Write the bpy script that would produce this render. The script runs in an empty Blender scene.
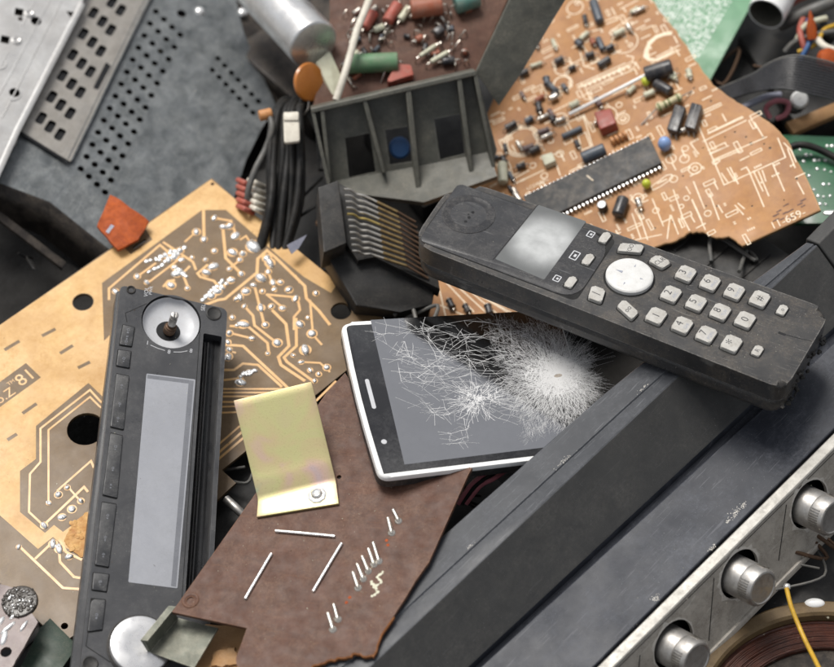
import bpy, bmesh, math, random
from mathutils import Vector, Matrix
from mathutils.geometry import tessellate_polygon
random.seed(7)
PI = math.pi
rnd, uni = random.random, random.uniform
scn = bpy.context.scene
COL = scn.collection

# ------------------------------------------------------------------ camera
EL = math.radians(52)
TGT = Vector((0, 0, 0.065))
CAM = TGT + Vector((0, -math.cos(EL), math.sin(EL))) * 1.0
FPX = 2349.0                                   # focal length in photo pixels (834 wide)
Fw = (TGT - CAM).normalized()
Rt = Vector((1, 0, 0))
Up = Rt.cross(Fw)
cam = bpy.data.cameras.new('camera')
co = bpy.data.objects.new('camera', cam)
COL.objects.link(co)
co.matrix_world = Matrix.Translation(CAM) @ Matrix((Rt, Up, -Fw)).transposed().to_4x4()
cam.sensor_width = 36
cam.lens = 36 * FPX / 834
cam.clip_start, cam.clip_end = 0.05, 50
cam.dof.use_dof = True
cam.dof.focus_distance = 0.985
cam.dof.aperture_fstop = 8.5
scn.camera = co


def ray(x, y):
    return Fw + Rt * ((x - 417) / FPX) - Up * ((y - 333.5) / FPX)


def W(x, y, h):
    """point at height h (mm) above the ground seen at photo pixel x, y (metres)"""
    d = ray(x, y)
    return CAM + d * ((h / 1000 - CAM.z) / d.z)


class Pl:
    """a tilted plane a flat object lies in; l() gives its own mm coordinates"""

    def __init__(s, px, py, h, gx=0.0, gy=-0.78, xd=(1, 0)):
        if isinstance(h, tuple):
            P = h[0].w(px, py, h[1])
        else:
            P = W(px, py, h)
        s.P = P
        t = (P - CAM).dot(Fw)
        D = ray(px, py)
        Tx = (Rt + D * gx) * (t / FPX)
        Ty = (-Up + D * gy) * (t / FPX)
        n = Tx.cross(-Ty).normalized()
        ex = (Tx * xd[0] + Ty * xd[1]).normalized()
        ey = n.cross(ex)
        s.n, s.ex, s.ey = n, ex, ey
        s.R = Matrix((ex, ey, n)).transposed()
        s.Ri = s.R.inverted()
        s.M = Matrix.Translation(P) @ s.R.to_4x4()

    def w(s, x, y, off=0.0):
        O = s.P + s.n * (off / 1000)
        d = ray(x, y)
        return CAM + d * ((O - CAM).dot(s.n) / d.dot(s.n))

    def loc(s, P):
        return s.Ri @ (P - s.P) * 1000

    def l(s, x, y, off=0.0):
        return s.loc(s.w(x, y, off))

    def pts(s, L, off=0.0):
        return [s.l(x, y, off).to_2d() for x, y in L]


class WP(Pl):
    """upright frame standing at the point seen at a pixel, at height h"""

    def __init__(s, px, py, h):
        s.P = W(px, py, h)
        s.ex, s.ey, s.n = Vector((1, 0, 0)), Vector((0, 1, 0)), Vector((0, 0, 1))
        s.R = Matrix.Identity(3)
        s.Ri = Matrix.Identity(3)
        s.M = Matrix.Translation(s.P)

    def at(s, x, y, h):
        return s.loc(W(x, y, h))


# ------------------------------------------------------------------ 2D helpers
def area(p):
    return sum(p[i][0] * p[(i + 1) % len(p)][1] - p[(i + 1) % len(p)][0] * p[i][1] for i in range(len(p))) / 2


def ccw(p):
    p = [Vector((q[0], q[1])) for q in p]
    return p if area(p) > 0 else p[::-1]


def rp(pts, r, seg=5):
    """round the corners of a polygon; r a number or one per corner"""
    n = len(pts)
    out = []
    for i in range(n):
        a, b, c = Vector(pts[i - 1][:2]), Vector(pts[i][:2]), Vector(pts[(i + 1) % n][:2])
        rr = r[i] if isinstance(r, (list, tuple)) else r
        u, v = a - b, c - b
        lu, lv = u.length, v.length
        u, v = u / lu, v / lv
        ang = math.acos(max(-1, min(1, u.dot(v))))
        if rr <= 0 or ang > 3.1:
            out.append(b)
            continue
        d = min(rr / math.tan(ang / 2), lu * .49, lv * .49)
        p0, p1 = b + u * d, b + v * d
        for k in range(seg + 1):
            t = k / seg
            out.append(p0 * (1 - t) ** 2 + b * 2 * t * (1 - t) + p1 * t * t)
    return out


def circ(x, y, r, n=24, ry=None, rot=0):
    ry = ry or r
    c, s = math.cos(rot), math.sin(rot)
    o = []
    for k in range(n):
        a = 2 * PI * k / n
        u, v = r * math.cos(a), ry * math.sin(a)
        o.append(Vector((x + u * c - v * s, y + u * s + v * c)))
    return o


def rect(c, sx, sy, rot=0):
    cs, sn = math.cos(rot), math.sin(rot)
    return [Vector((c[0] + u * cs - v * sn, c[1] + u * sn + v * cs)) for u, v in
            ((-sx / 2, -sy / 2), (sx / 2, -sy / 2), (sx / 2, sy / 2), (-sx / 2, sy / 2))]


def rough(p, step=2.0, amp=.35):
    """broken edge: subdivide a polygon and jitter it"""
    o = []
    n = len(p)
    for i in range(n):
        a, b = Vector(p[i][:2]), Vector(p[(i + 1) % n][:2])
        m = max(1, int((b - a).length / step))
        for k in range(m):
            q = a.lerp(b, k / m)
            if k:
                q = q + Vector((uni(-amp, amp), uni(-amp, amp)))
            o.append(q)
    return o


def smooth(pts, sub=6):
    pts = [Vector(p) for p in pts]
    if len(pts) < 3:
        return pts
    o = []
    for i in range(len(pts) - 1):
        p0 = pts[max(i - 1, 0)]
        p1, p2 = pts[i], pts[i + 1]
        p3 = pts[min(i + 2, len(pts) - 1)]
        for k in range(sub):
            t = k / sub
            o.append(.5 * ((2 * p1) + (p2 - p0) * t + (2 * p0 - 5 * p1 + 4 * p2 - p3) * t * t +
                           (3 * p1 - p0 - 3 * p2 + p3) * t ** 3))
    o.append(pts[-1])
    return o


# ------------------------------------------------------------------ mesh builder (mm)
class B:
    def __init__(s):
        s.v, s.f, s.m, s.mi = [], [], [], 0

    def add(s, v, f):
        k = len(s.v)
        s.v += [tuple(p) for p in v]
        s.f += [tuple(i + k for i in q) for q in f]
        s.m += [s.mi] * len(f)
        return s

    def bm(s, bm):
        bm.verts.index_update()
        s.add([v.co[:] for v in bm.verts], [[v.index for v in f.verts] for f in bm.faces])
        bm.free()
        return s

    def prism(s, p, z0, z1, bev=0, seg=2, M=None, both=False):
        p = ccw(p)
        n = len(p)
        bm = bmesh.new()
        a = [bm.verts.new((q[0], q[1], z0)) for q in p]
        b = [bm.verts.new((q[0], q[1], z1)) for q in p]
        bm.faces.new(a[::-1])
        bm.faces.new(b)
        for i in range(n):
            j = (i + 1) % n
            bm.faces.new((a[i], a[j], b[j], b[i]))
        if bev > 0:
            ed = []
            for e in bm.edges:
                zz = [v.co.z for v in e.verts]
                if abs(zz[0] - z1) < 1e-6 and abs(zz[1] - z1) < 1e-6:
                    ed.append(e)
                elif both and abs(zz[0] - z0) < 1e-6 and abs(zz[1] - z0) < 1e-6:
                    ed.append(e)
            bmesh.ops.bevel(bm, geom=ed, offset=bev, segments=seg, profile=.5, affect='EDGES', clamp_overlap=True)
        if M is not None:
            bm.transform(M)
        return s.bm(bm)

    def prismh(s, outer, holes, z0, z1):
        loops = [ccw(outer)] + [ccw(h)[::-1] for h in holes]
        flat = [q for l in loops for q in l]
        tri = tessellate_polygon([[Vector((q[0], q[1], 0)) for q in l] for l in loops])
        n = len(flat)
        v = [(q[0], q[1], z1) for q in flat] + [(q[0], q[1], z0) for q in flat]
        f = []
        for t in tri:
            a, b, c = [flat[i] for i in t]
            if (b - a).cross(c - a) < 0:
                t = t[::-1]
            f.append(tuple(t))
            f.append(tuple(i + n for i in t[::-1]))
        k = 0
        for l in loops:
            m = len(l)
            for i in range(m):
                a, b = k + i, k + (i + 1) % m
                f.append((a + n, b + n, b, a))
            k += m
        return s.add(v, f)

    def box(s, c, size, rot=0, bev=0, M=None, seg=2):
        bm = bmesh.new()
        bmesh.ops.create_cube(bm, size=1)
        bm.transform(Matrix.Diagonal((size[0], size[1], size[2], 1)))
        if bev:
            bmesh.ops.bevel(bm, geom=bm.edges[:], offset=bev, segments=seg, profile=.5, affect='EDGES', clamp_overlap=True)
        T = Matrix.Translation(c) @ (M if M is not None else Matrix.Rotation(rot, 4, 'Z'))
        bm.transform(T)
        return s.bm(bm)

    def hexa(s, q):
        """eight corners: four bottom then four top, same order"""
        q = [Vector(p) for p in q]
        f = [(3, 2, 1, 0), (4, 5, 6, 7), (0, 1, 5, 4), (1, 2, 6, 5), (2, 3, 7, 6), (3, 0, 4, 7)]
        if (q[1] - q[0]).cross(q[3] - q[0]).dot(q[4] - q[0]) < 0:
            f = [t[::-1] for t in f]
        return s.add(q, f)

    def rev(s, p0, axis, prof, n=24, cap=(True, True)):
        """turn a profile of (radius, height) about an axis"""
        p0 = Vector(p0)
        Q = Vector((0, 0, 1)).rotation_difference(Vector(axis).normalized()).to_matrix()
        v, f = [], []
        for r, h in prof:
            for k in range(n):
                a = 2 * PI * k / n
                v.append(p0 + Q @ Vector((r * math.cos(a), r * math.sin(a), h)))
        for i in range(len(prof) - 1):
            for k in range(n):
                a, b = i * n + k, i * n + (k + 1) % n
                f.append((a, b, b + n, a + n))
        if cap[0]:
            f.append(tuple(range(n))[::-1])
        if cap[1]:
            f.append(tuple((len(prof) - 1) * n + k for k in range(n)))
        return s.add(v, f)

    def cyl(s, p0, p1, r, r1=None, n=20, bev=0):
        p0, p1 = Vector(p0), Vector(p1)
        L = (p1 - p0).length
        r1 = r if r1 is None else r1
        if bev:
            pr = []
            for k in range(5):
                a = PI / 2 * k / 4
                pr.append((r - bev + bev * math.sin(a), bev - bev * math.cos(a)))
            for k in range(5):
                a = PI / 2 * k / 4
                pr.append((r1 - bev + bev * math.cos(a), L - bev + bev * math.sin(a)))
        else:
            pr = [(r, 0), (r1, L)]
        return s.rev(p0, p1 - p0, pr, n)

    def tube(s, pts, r, n=8, sub=6):
        P = smooth(pts, sub) if sub else [Vector(p) for p in pts]
        v, f = [], []
        up = Vector((.13, .2, 1)).normalized()
        m = len(P)
        for i, p in enumerate(P):
            t = (P[min(i + 1, m - 1)] - P[max(i - 1, 0)]).normalized()
            a = t.cross(up)
            if a.length < .05:
                a = t.cross(Vector((1, 0, 0)))
            a.normalize()
            b = a.cross(t)
            rr = r(i / (m - 1)) if callable(r) else r
            for k in range(n):
                q = 2 * PI * k / n
                v.append(p + a * rr * math.cos(q) + b * rr * math.sin(q))
        for i in range(m - 1):
            for k in range(n):
                x, y = i * n + k, i * n + (k + 1) % n
                f.append((x, y, y + n, x + n))
        f.append(tuple(range(n))[::-1])
        f.append(tuple((m - 1) * n + k for k in range(n)))
        return s.add(v, f)

    def ribbon(s, pts, w, z0, z1, closed=False):
        P = [Vector((p[0], p[1])) for p in pts]
        P = [p for i, p in enumerate(P) if i == 0 or (p - P[i - 1]).length > 1e-4]
        m = len(P)
        if m < 2:
            return s
        v, f = [], []
        for i, p in enumerate(P):
            if closed:
                a, b = P[i - 1], P[(i + 1) % m]
            else:
                a, b = P[max(i - 1, 0)], P[min(i + 1, m - 1)]
            d1 = (p - a).normalized() if (p - a).length > 1e-6 else (b - p).normalized()
            d2 = (b - p).normalized() if (b - p).length > 1e-6 else d1
            t = (d1 + d2)
            t = t.normalized() if t.length > 1e-3 else d1
            nn = Vector((-t.y, t.x))
            c = max(.45, abs(t.dot(d1)))
            h = w / 2 / c
            L, R_ = p + nn * h, p - nn * h
            v += [(L.x, L.y, z1), (R_.x, R_.y, z1), (L.x, L.y, z0), (R_.x, R_.y, z0)]
        for i in range(m if closed else m - 1):
            a, b = 4 * i, 4 * ((i + 1) % m)
            f += [(a, a + 1, b + 1, b), (a + 2, a, b, b + 2), (a + 1, a + 3, b + 3, b + 1)]
        if not closed:
            f += [(2, 3, 1, 0), (4 * m - 4, 4 * m - 3, 4 * m - 1, 4 * m - 2)]
        return s.add(v, f)

    def blob(s, c, r, h, n=12, ry=None, rot=0, power=1.0):
        c = Vector(c)
        ry = ry or r
        v, f = [], []
        rings = 4
        cs, sn = math.cos(rot), math.sin(rot)
        for i in range(rings):
            a = PI / 2 * i / rings
            rr, z = math.cos(a), math.sin(a) ** power
            for k in range(n):
                q = 2 * PI * k / n
                u, w = r * rr * math.cos(q), ry * rr * math.sin(q)
                v.append(c + Vector((u * cs - w * sn, u * sn + w * cs, h * z)))
        v.append(c + Vector((0, 0, h)))
        for i in range(rings - 1):
            for k in range(n):
                x, y = i * n + k, i * n + (k + 1) % n
                f.append((x, y, y + n, x + n))
        for k in range(n):
            f.append(((rings - 1) * n + k, (rings - 1) * n + (k + 1) % n, rings * n))
        return s.add(v, f)

    def text(s, body, size, T, squash=1.0):
        """flat lettering; T maps (x right, y up) of the text into local mm"""
        v, f = glyphs(body)
        s.add([T @ Vector((p[0] * size * squash, p[1] * size, 0)) for p in v], f)
        return s

    def done(s, name, mats, parent=None, pl=None, ang=38, flat=False):
        me = bpy.data.meshes.new(name)
        me.from_pydata([(a * .001, b * .001, c * .001) for a, b, c in s.v], [], s.f)
        mats = mats if isinstance(mats, (list, tuple)) else [mats]
        for m in mats:
            me.materials.append(m)
        me.polygons.foreach_set('material_index', s.m)
        me.polygons.foreach_set('use_smooth', [not flat] * len(s.f))
        me.update()
        if not flat:
            me.set_sharp_from_angle(angle=math.radians(ang))
        o = bpy.data.objects.new(name, me)
        COL.objects.link(o)
        if parent is not None:
            o.parent = parent
        elif pl is not None:
            o.matrix_world = pl.M
        return o


_gl = {}


def glyphs(body):
    if body not in _gl:
        cu = bpy.data.curves.new('txt', 'FONT')
        cu.body = body
        cu.align_x, cu.align_y = 'CENTER', 'CENTER'
        cu.resolution_u = 3
        ob = bpy.data.objects.new('txt', cu)
        COL.objects.link(ob)
        dg = bpy.context.evaluated_depsgraph_get()
        dg.update()
        me = bpy.data.meshes.new_from_object(ob.evaluated_get(dg))
        v = [p.co[:] for p in me.vertices]
        f = []
        for p in me.polygons:
            t = list(p.vertices)
            if p.normal.z < 0:
                t = t[::-1]
            f.append(t)
        _gl[body] = (v, f)
        bpy.data.objects.remove(ob)
        bpy.data.curves.remove(cu)
        bpy.data.meshes.remove(me)
    return _gl[body]


def T2(c, right, z):
    """text transform: centre c, direction of 'right' in the plane, height z"""
    r = Vector((right[0], right[1])).normalized()
    return Matrix(((r.x, -r.y, 0, c[0]), (r.y, r.x, 0, c[1]), (0, 0, 1, z), (0, 0, 0, 1)))


def tag(o, label, cat, group=None, kind=None):
    o['label'], o['category'] = label, cat
    if group:
        o['group'] = group
    if kind:
        o['kind'] = kind
    return o


def thing(name, label, cat, pl, group=None):
    o = bpy.data.objects.new(name, None)
    o.empty_display_size = .01
    COL.objects.link(o)
    o.matrix_world = pl.M
    return tag(o, label, cat, group)


# ------------------------------------------------------------------ materials
def sr(r, g, b):
    f = lambda c: (c / 255 / 12.92) if c / 255 <= .04045 else ((c / 255 + .055) / 1.055) ** 2.4
    return (f(r), f(g), f(b))


def M(name, col, rough=.5, metal=0.0, col2=None, vs=8.0, va=.6, dust=None, da=0.0, ds=6.0, bs=.5, bd=0.0,
      wear=None, wa=0.0, wr=.5, scr=0.0, rv=.12, spec=.5, coat=0.0, speck=None, sa=0.0, ss=.5, bs2=0, bd2=0, vd=None):
    m = bpy.data.materials.new(name)
    m.use_nodes = True
    nt = m.node_tree
    N, L = nt.nodes, nt.links
    bsdf = N['Principled BSDF']
    tc = N.new('ShaderNodeTexCoord')
    oi = N.new('ShaderNodeObjectInfo')
    # each object starts at its own place in the noise
    ad = N.new('ShaderNodeVectorMath')
    ad.operation = 'ADD'
    L.new(tc.outputs['Object'], ad.inputs[0])
    L.new(oi.outputs['Random'], ad.inputs[1])
    P = ad.outputs[0]

    def noise(mm, detail=4, ro=.6, vec=None, dist=0):
        n = N.new('ShaderNodeTexNoise')
        n.inputs['Scale'].default_value = 1000 / mm
        n.inputs['Detail'].default_value = detail
        n.inputs['Roughness'].default_value = ro
        n.inputs['Distortion'].default_value = dist
        L.new(vec or P, n.inputs['Vector'])
        return n.outputs['Fac']

    def ramp(fac, lo, hi, a=0, b=1):
        r = N.new('ShaderNodeMapRange')
        r.inputs[1].default_value, r.inputs[2].default_value = lo, hi
        r.inputs[3].default_value, r.inputs[4].default_value = a, b
        L.new(fac, r.inputs[0])
        return r.outputs[0]

    def mix(fac, a, b):
        x = N.new('ShaderNodeMix')
        x.data_type = 'RGBA'
        for i, s in ((0, fac), (6, a), (7, b)):
            if isinstance(s, (int, float)):
                x.inputs[i].default_value = s
            elif isinstance(s, tuple):
                x.inputs[i].default_value = (*s[:3], 1)
            else:
                L.new(s, x.inputs[i])
        return x.outputs[2]

    def mul(a, b):
        x = N.new('ShaderNodeMath')
        x.operation = 'MULTIPLY'
        for i, s in ((0, a), (1, b)):
            if isinstance(s, (int, float)):
                x.inputs[i].default_value = s
            else:
                L.new(s, x.inputs[i])
        return x.outputs[0]
    c = col
    r = rough
    if col2:
        vn = noise(vs, 5, .6, dist=.4)
        c = mix(ramp(vn, .5 - .22, .5 + .22, 0, va), c, col2)
        # fine grain as well
        c = mix(ramp(noise(vs * .12, 3, .6), .42, .7, 0, va * .45), c, col2)
    rn = ramp(noise(vs * .8, 4, .6), .3, .7, max(.02, rough - rv), min(1, rough + rv))
    dmask = None
    if dust and da:
        d1 = ramp(noise(ds, 8, .72, dist=.5), .43, .64)
        d2 = ramp(noise(ds * .09, 5, .75), .34, .66)
        d3 = ramp(noise(.55, 3, .6), .3, .7, .45, 1)
        dmask = mul(mul(mul(d1, d2), d3), min(1, da * 2.8))
        c = mix(dmask, c, dust)
    if speck and sa:
        s1 = ramp(noise(ss, 2, .5), .72 - .06 * sa, .78 - .06 * sa)
        s2 = ramp(noise(ds * 1.3, 4, .7), .40, .66)
        c = mix(mul(mul(s1, s2), .75), c, speck)
    if scr:
        for ang_, st, mm, lo in ((.5, 26, 14, .66), (-.9, 34, 11, .68), (1.35, 20, 18, .67)):
            mp = N.new('ShaderNodeMapping')
            mp.inputs['Rotation'].default_value = (0, 0, ang_)
            mp.inputs['Scale'].default_value = (1, st, 1)
            L.new(P, mp.inputs['Vector'])
            sn = ramp(noise(mm, 3, .5, vec=mp.outputs[0], dist=.15), lo, lo + .035)
            c = mix(mul(sn, min(1, scr * 2)), c, wear or (.5, .5, .5))
    if wear and wa:
        bv = N.new('ShaderNodeBevel')
        bv.samples = 4
        bv.inputs['Radius'].default_value = wr / 1000
        ge = N.new('ShaderNodeNewGeometry')
        dt = N.new('ShaderNodeVectorMath')
        dt.operation = 'DOT_PRODUCT'
        L.new(bv.outputs[0], dt.inputs[0])
        L.new(ge.outputs['Normal'], dt.inputs[1])
        e = ramp(dt.outputs['Value'], .99, .8)
        e = mul(e, ramp(noise(1.6, 4, .7), .35, .65))
        c = mix(mul(e, wa), c, wear)
    if isinstance(c, tuple):
        bsdf.inputs['Base Color'].default_value = (*c, 1)
    else:
        L.new(c, bsdf.inputs['Base Color'])
    if dmask is not None:
        x = N.new('ShaderNodeMix')
        L.new(dmask, x.inputs[0])
        L.new(rn, x.inputs[2])
        x.inputs[3].default_value = .85
        rn = x.outputs[0]
    L.new(rn, bsdf.inputs['Roughness'])
    bsdf.inputs['Metallic'].default_value = metal
    bsdf.inputs['Specular IOR Level'].default_value = spec
    if coat:
        bsdf.inputs['Coat Weight'].default_value = coat
        bsdf.inputs['Coat Roughness'].default_value = .08
    nrm = None
    for s_, d_ in ((bs, bd), (bs2, bd2)):
        if d_:
            b = N.new('ShaderNodeBump')
            b.inputs['Strength'].default_value = 1
            b.inputs['Distance'].default_value = d_ / 1000
            L.new(noise(s_, 4, .6), b.inputs['Height'])
            if nrm:
                L.new(nrm, b.inputs['Normal'])
            nrm = b.outputs[0]
    if nrm:
        L.new(nrm, bsdf.inputs['Normal'])
    m['n'] = 1
    return m


DUST = sr(150, 140, 128)
WHT = (.78, .77, .74)
m_ground = M('dark earth', (.006, .0055, .005), .9, col2=(.014, .012, .010), vs=30, bs=4, bd=1)
m_black = M('black plastic', (.016, .016, .017), .42, col2=(.03, .03, .03), vs=6, dust=DUST, da=.14, ds=14, bs=.35, bd=.02, wear=(.25, .25, .25), wa=.5, speck=(.4, .38, .35), sa=.3)
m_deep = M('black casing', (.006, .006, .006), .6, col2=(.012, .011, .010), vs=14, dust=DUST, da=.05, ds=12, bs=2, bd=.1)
m_blackm = M('dull black plastic', (.011, .011, .011), .6, col2=(.022, .021, .020), vs=9, dust=DUST, da=.10, ds=10, bs=.4, bd=.03)
m_hand = M('worn handset plastic', (.026, .026, .027), .34, col2=(.046, .044, .042), vs=16, va=.6, dust=sr(134, 120, 102), da=.15, ds=13, bs=.3, bd=.03, wear=(.26, .25, .23), wa=1, wr=.9, speck=(.4, .38, .35), sa=.9, ss=.5, scr=.14)
m_handp = M('handset face panel', (.026, .026, .028), .24, col2=(.042, .042, .044), vs=16, dust=sr(150, 145, 138), da=.10, ds=14, bs=.3, bd=.012, speck=(.45, .44, .42), sa=.55, ss=.4, wear=(.3, .3, .3), scr=.12)
m_dish = M('glossy earpiece dish', (.014, .014, .016), .22, col2=(.03, .03, .032), vs=7, dust=sr(150, 145, 138), da=.12, ds=8)
m_groove = M('groove shadow gap', (.004, .004, .004), .8)
m_key = M('white key plastic', (.48, .47, .445), .42, col2=(.36, .345, .31), vs=3, va=.6, dust=sr(104, 92, 76), da=.26, ds=3.5, bs=.5, bd=.02)
m_keyink = M('grey key print', (.045, .045, .05), .6)
m_keyink2 = M('faded key print', (.28, .3, .36), .6)
m_disc = M('white navigation disc', (.66, .66, .65), .32, col2=(.58, .58, .56), vs=5, va=.5, dust=sr(130, 120, 108), da=.14, ds=5)
m_radio = M('radio fascia plastic', (.038, .039, .043), .36, col2=(.050, .051, .055), vs=22, dust=sr(150, 148, 145), da=.07, ds=18, bs=.3, bd=.025, wear=(.2, .2, .21), wa=.6, speck=(.4, .4, .4), sa=.3, ss=.4)
m_radiob = M('radio button rubber', (.026, .027, .03), .5, col2=(.036, .037, .04), vs=6, dust=sr(150, 148, 145), da=.13, ds=6, bs=.3, bd=.03, wear=(.2, .2, .21), wa=.6)
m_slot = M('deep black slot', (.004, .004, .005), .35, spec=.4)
m_lcd = M('grey display glass', sr(158, 160, 166), .28, col2=sr(143, 145, 151), vs=18, va=.6, dust=sr(120, 122, 126), da=.2, ds=10, speck=sr(190, 190, 190), sa=.2, ss=.5)
m_lcd2 = M('display bezel', sr(118, 120, 126), .3, col2=sr(105, 107, 112), vs=10)
m_bowl = M('pale grey bowl plastic', sr(196, 198, 202), .35, col2=sr(180, 181, 184), vs=6, dust=DUST, da=.15, ds=5)
m_chrome = M('bright knob face', (.74, .74, .75), .28, .75, col2=(.6, .6, .6), vs=8, dust=sr(120, 115, 110), da=.2, ds=6, rv=.08)
m_steel = M('dull steel', (.50, .49, .47), .42, .85, col2=(.38, .36, .34), vs=3, dust=sr(110, 100, 90), da=.25, ds=3)
m_shaft = M('knurled steel', (.45, .43, .40), .38, 1, col2=(.25, .23, .2), vs=2)
m_solder = M('solder', (.95, .95, .94), .27, .75, col2=(.68, .67, .65), vs=1.6, bs=1.2, bd=.08, rv=.15)
m_sub = M('bare board substrate', sr(116, 94, 66), .5, col2=sr(92, 72, 48), vs=14, va=.8, dust=sr(150, 128, 98), da=.15, ds=20, bs=.4, bd=.012, coat=.1, spec=.35)
m_cop = M('lacquered copper', sr(224, 186, 128), .45, spec=.35, col2=sr(186, 144, 88), vs=19, va=.9, dust=sr(176, 130, 76), da=.22, ds=12, bs=.5, bd=.01, coat=.05, speck=sr(140, 100, 54), sa=.4, ss=.7)
m_trace = M('copper trace', sr(222, 176, 112), .4, col2=sr(196, 146, 84), vs=8, va=.7, coat=.2)
m_brown = M('brown phenolic board', sr(96, 66, 53), .55, col2=sr(64, 42, 33), vs=7, va=.8, spec=.3, dust=sr(150, 122, 104), da=.2, ds=14, scr=.05, bs=.4, bd=.025, wear=sr(150, 105, 70), wa=.8, wr=.6, speck=sr(160, 140, 125), sa=.45, ss=.5)
m_edge = M('broken fibre edge', sr(150, 95, 48), .8, col2=sr(95, 55, 28), vs=2, bs=.8, bd=.2)
m_orange = M('orange phenolic board', sr(178, 128, 78), .5, col2=sr(128, 84, 50), vs=30, va=.8, spec=.35, dust=sr(196, 156, 104), da=.18, ds=14, bs=.4, bd=.015, wear=sr(225, 180, 125), wa=.8, wr=.5)
m_silk = M('cream silkscreen', sr(234, 222, 200), .6, col2=sr(210, 180, 140), vs=3, va=.6)
m_dirt = M('purple grey dirt', sr(110, 84, 74), .8)
m_brkt = None
m_white = M('white polished frame', (.86, .86, .85), .25, col2=(.80, .80, .78), vs=6, dust=sr(120, 110, 100), da=.06, ds=3, coat=.3)
m_glass = M('black phone glass', (.012, .012, .014), .06, spec=.55, dust=sr(150, 150, 150), da=.06, ds=18, rv=.03, speck=(.3, .3, .3), sa=.15, ss=.4)
m_scrn = M('dead phone display', (.42, .42, .43), .09, 1, col2=(.36, .36, .37), vs=20, rv=.03, dust=sr(150, 150, 150), da=.07, ds=14)
m_crack = M('shattered glass edge', (.64, .64, .64), .5)
m_pit = M('crushed glass pit', sr(176, 168, 158), .7, col2=sr(120, 108, 96), vs=1.2)
m_ampA = M('amplifier cover plastic', (.040, .043, .049), .40, col2=(.060, .064, .072), vs=20, spec=.3, dust=sr(120, 122, 128), da=.12, ds=16, bs=.3, bd=.02, wear=(.26, .27, .29), wa=.8, wr=.6, scr=.12, speck=(.35, .35, .36), sa=.3, ss=.4)
m_ampB = M('amplifier grained face', (.030, .030, .030), .62, col2=(.042, .042, .041), vs=14, va=.9, scr=.05, wear=(.14, .14, .14), dust=sr(118, 114, 108), da=.09, ds=16, bs=.35, bd=.05, speck=(.4, .4, .38), sa=.3, ss=.35)
m_ampC = M('amplifier satin top', (.030, .033, .042), .40, col2=(.044, .048, .058), vs=24, spec=.22, dust=sr(125, 128, 136), da=.16, ds=22, bs=.35, bd=.03, speck=(.4, .42, .45), sa=.42, ss=.45, scr=.08, wear=(.3, .3, .33))
m_trim = M('silver trim', sr(186, 184, 178), .42, .3, col2=sr(150, 146, 138), vs=5, dust=sr(110, 105, 98), da=.25, ds=3, scr=.15, wear=(.3, .29, .28))
m_panel = M('grey painted panel', sr(186, 180, 170), .5, .1, col2=sr(150, 144, 135), vs=8, dust=sr(100, 94, 86), da=.4, ds=6, bs=.3, bd=.02, wear=sr(222, 218, 210), wa=1, wr=.7, scr=.15)
m_chip = M('chipped paint', sr(214, 210, 202), .6, col2=sr(140, 135, 126), vs=1.5)
m_galv = M('galvanised sheet', sr(118, 122, 124), .42, .4, col2=sr(74, 78, 80), vs=8, va=1, scr=.10, wear=(.45, .46, .47), dust=sr(160, 162, 160), da=.2, ds=11, rv=.15, bs=2.5, bd=.02, speck=sr(175, 178, 180), sa=.4, ss=.9)
m_galvd = M('dirty galvanised sheet', sr(92, 92, 90), .5, .5, col2=sr(70, 70, 68), vs=8, va=.9, dust=sr(110, 100, 88), da=.45, ds=8)
m_shiny = M('bright steel sheet', sr(200, 200, 199), .36, .45, col2=sr(172, 170, 168), vs=14, va=.9, dust=sr(128, 122, 114), da=.2, ds=8, scr=.12, wear=(.4, .4, .4))
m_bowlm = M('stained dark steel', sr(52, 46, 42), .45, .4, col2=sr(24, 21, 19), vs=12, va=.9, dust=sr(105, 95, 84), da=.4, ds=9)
m_grey = M('grey moulded plastic', sr(92, 92, 84), .5, col2=sr(66, 66, 60), vs=12, va=.9, scr=.06, dust=sr(146, 140, 126), da=.2, ds=10, bs=.5, bd=.03, wear=sr(150, 148, 140), wa=.8, wr=.8)
m_alu = M('brushed aluminium can', (.74, .74, .74), .3, .85, col2=(.6, .59, .58), vs=12, dust=sr(130, 125, 118), da=.25, ds=9, rv=.1)
m_pin = M('tinned pin', (.66, .64, .60), .35, .9, col2=(.42, .36, .28), vs=3)
m_brass = M('tarnished brass pin', sr(168, 146, 104), .38, .8, col2=sr(112, 88, 58), vs=3)
m_rust = M('rusty pin', sr(96, 74, 56), .6, .5, col2=sr(60, 44, 34), vs=2)
m_gold = M('brassy pin', sr(188, 166, 104), .4, .8)
m_greend = M('grimy green board', (.012, .030, .018), .5, col2=(.02, .045, .028), vs=8, dust=DUST, da=.1, ds=6)
m_green = M('green solder mask', (.02, .10, .045), .35, col2=(.03, .13, .06), vs=10, coat=.3)
m_lgreen = M('pale green board', sr(100, 146, 112), .45, col2=sr(78, 124, 92), vs=10)
m_pad = M('tinned pads', sr(205, 212, 206), .4, .3, col2=sr(170, 180, 172), vs=3)
m_grcap = M('green capacitor sleeve', sr(96, 134, 98), .5, col2=sr(78, 114, 82), vs=6, dust=DUST, da=.3, ds=5)
m_grcap2 = M('teal capacitor sleeve', sr(88, 128, 118), .5, col2=sr(70, 108, 100), vs=6, dust=DUST, da=.3, ds=5)
m_red = M('red resistor paint', sr(172, 84, 68), .55, col2=sr(140, 66, 54), vs=5, dust=DUST, da=.25, ds=4)
m_redbr = M('reddish orange sleeve', sr(160, 92, 66), .5, col2=sr(130, 72, 52), vs=5, dust=DUST, da=.25, ds=4)
m_disco = M('orange ceramic disc', sr(188, 118, 48), .4, col2=sr(160, 92, 36), vs=8, coat=.2)
m_cream = M('cream ceramic', sr(206, 206, 184), .5, col2=sr(180, 176, 150), vs=4, dust=DUST, da=.2, ds=4)
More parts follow.
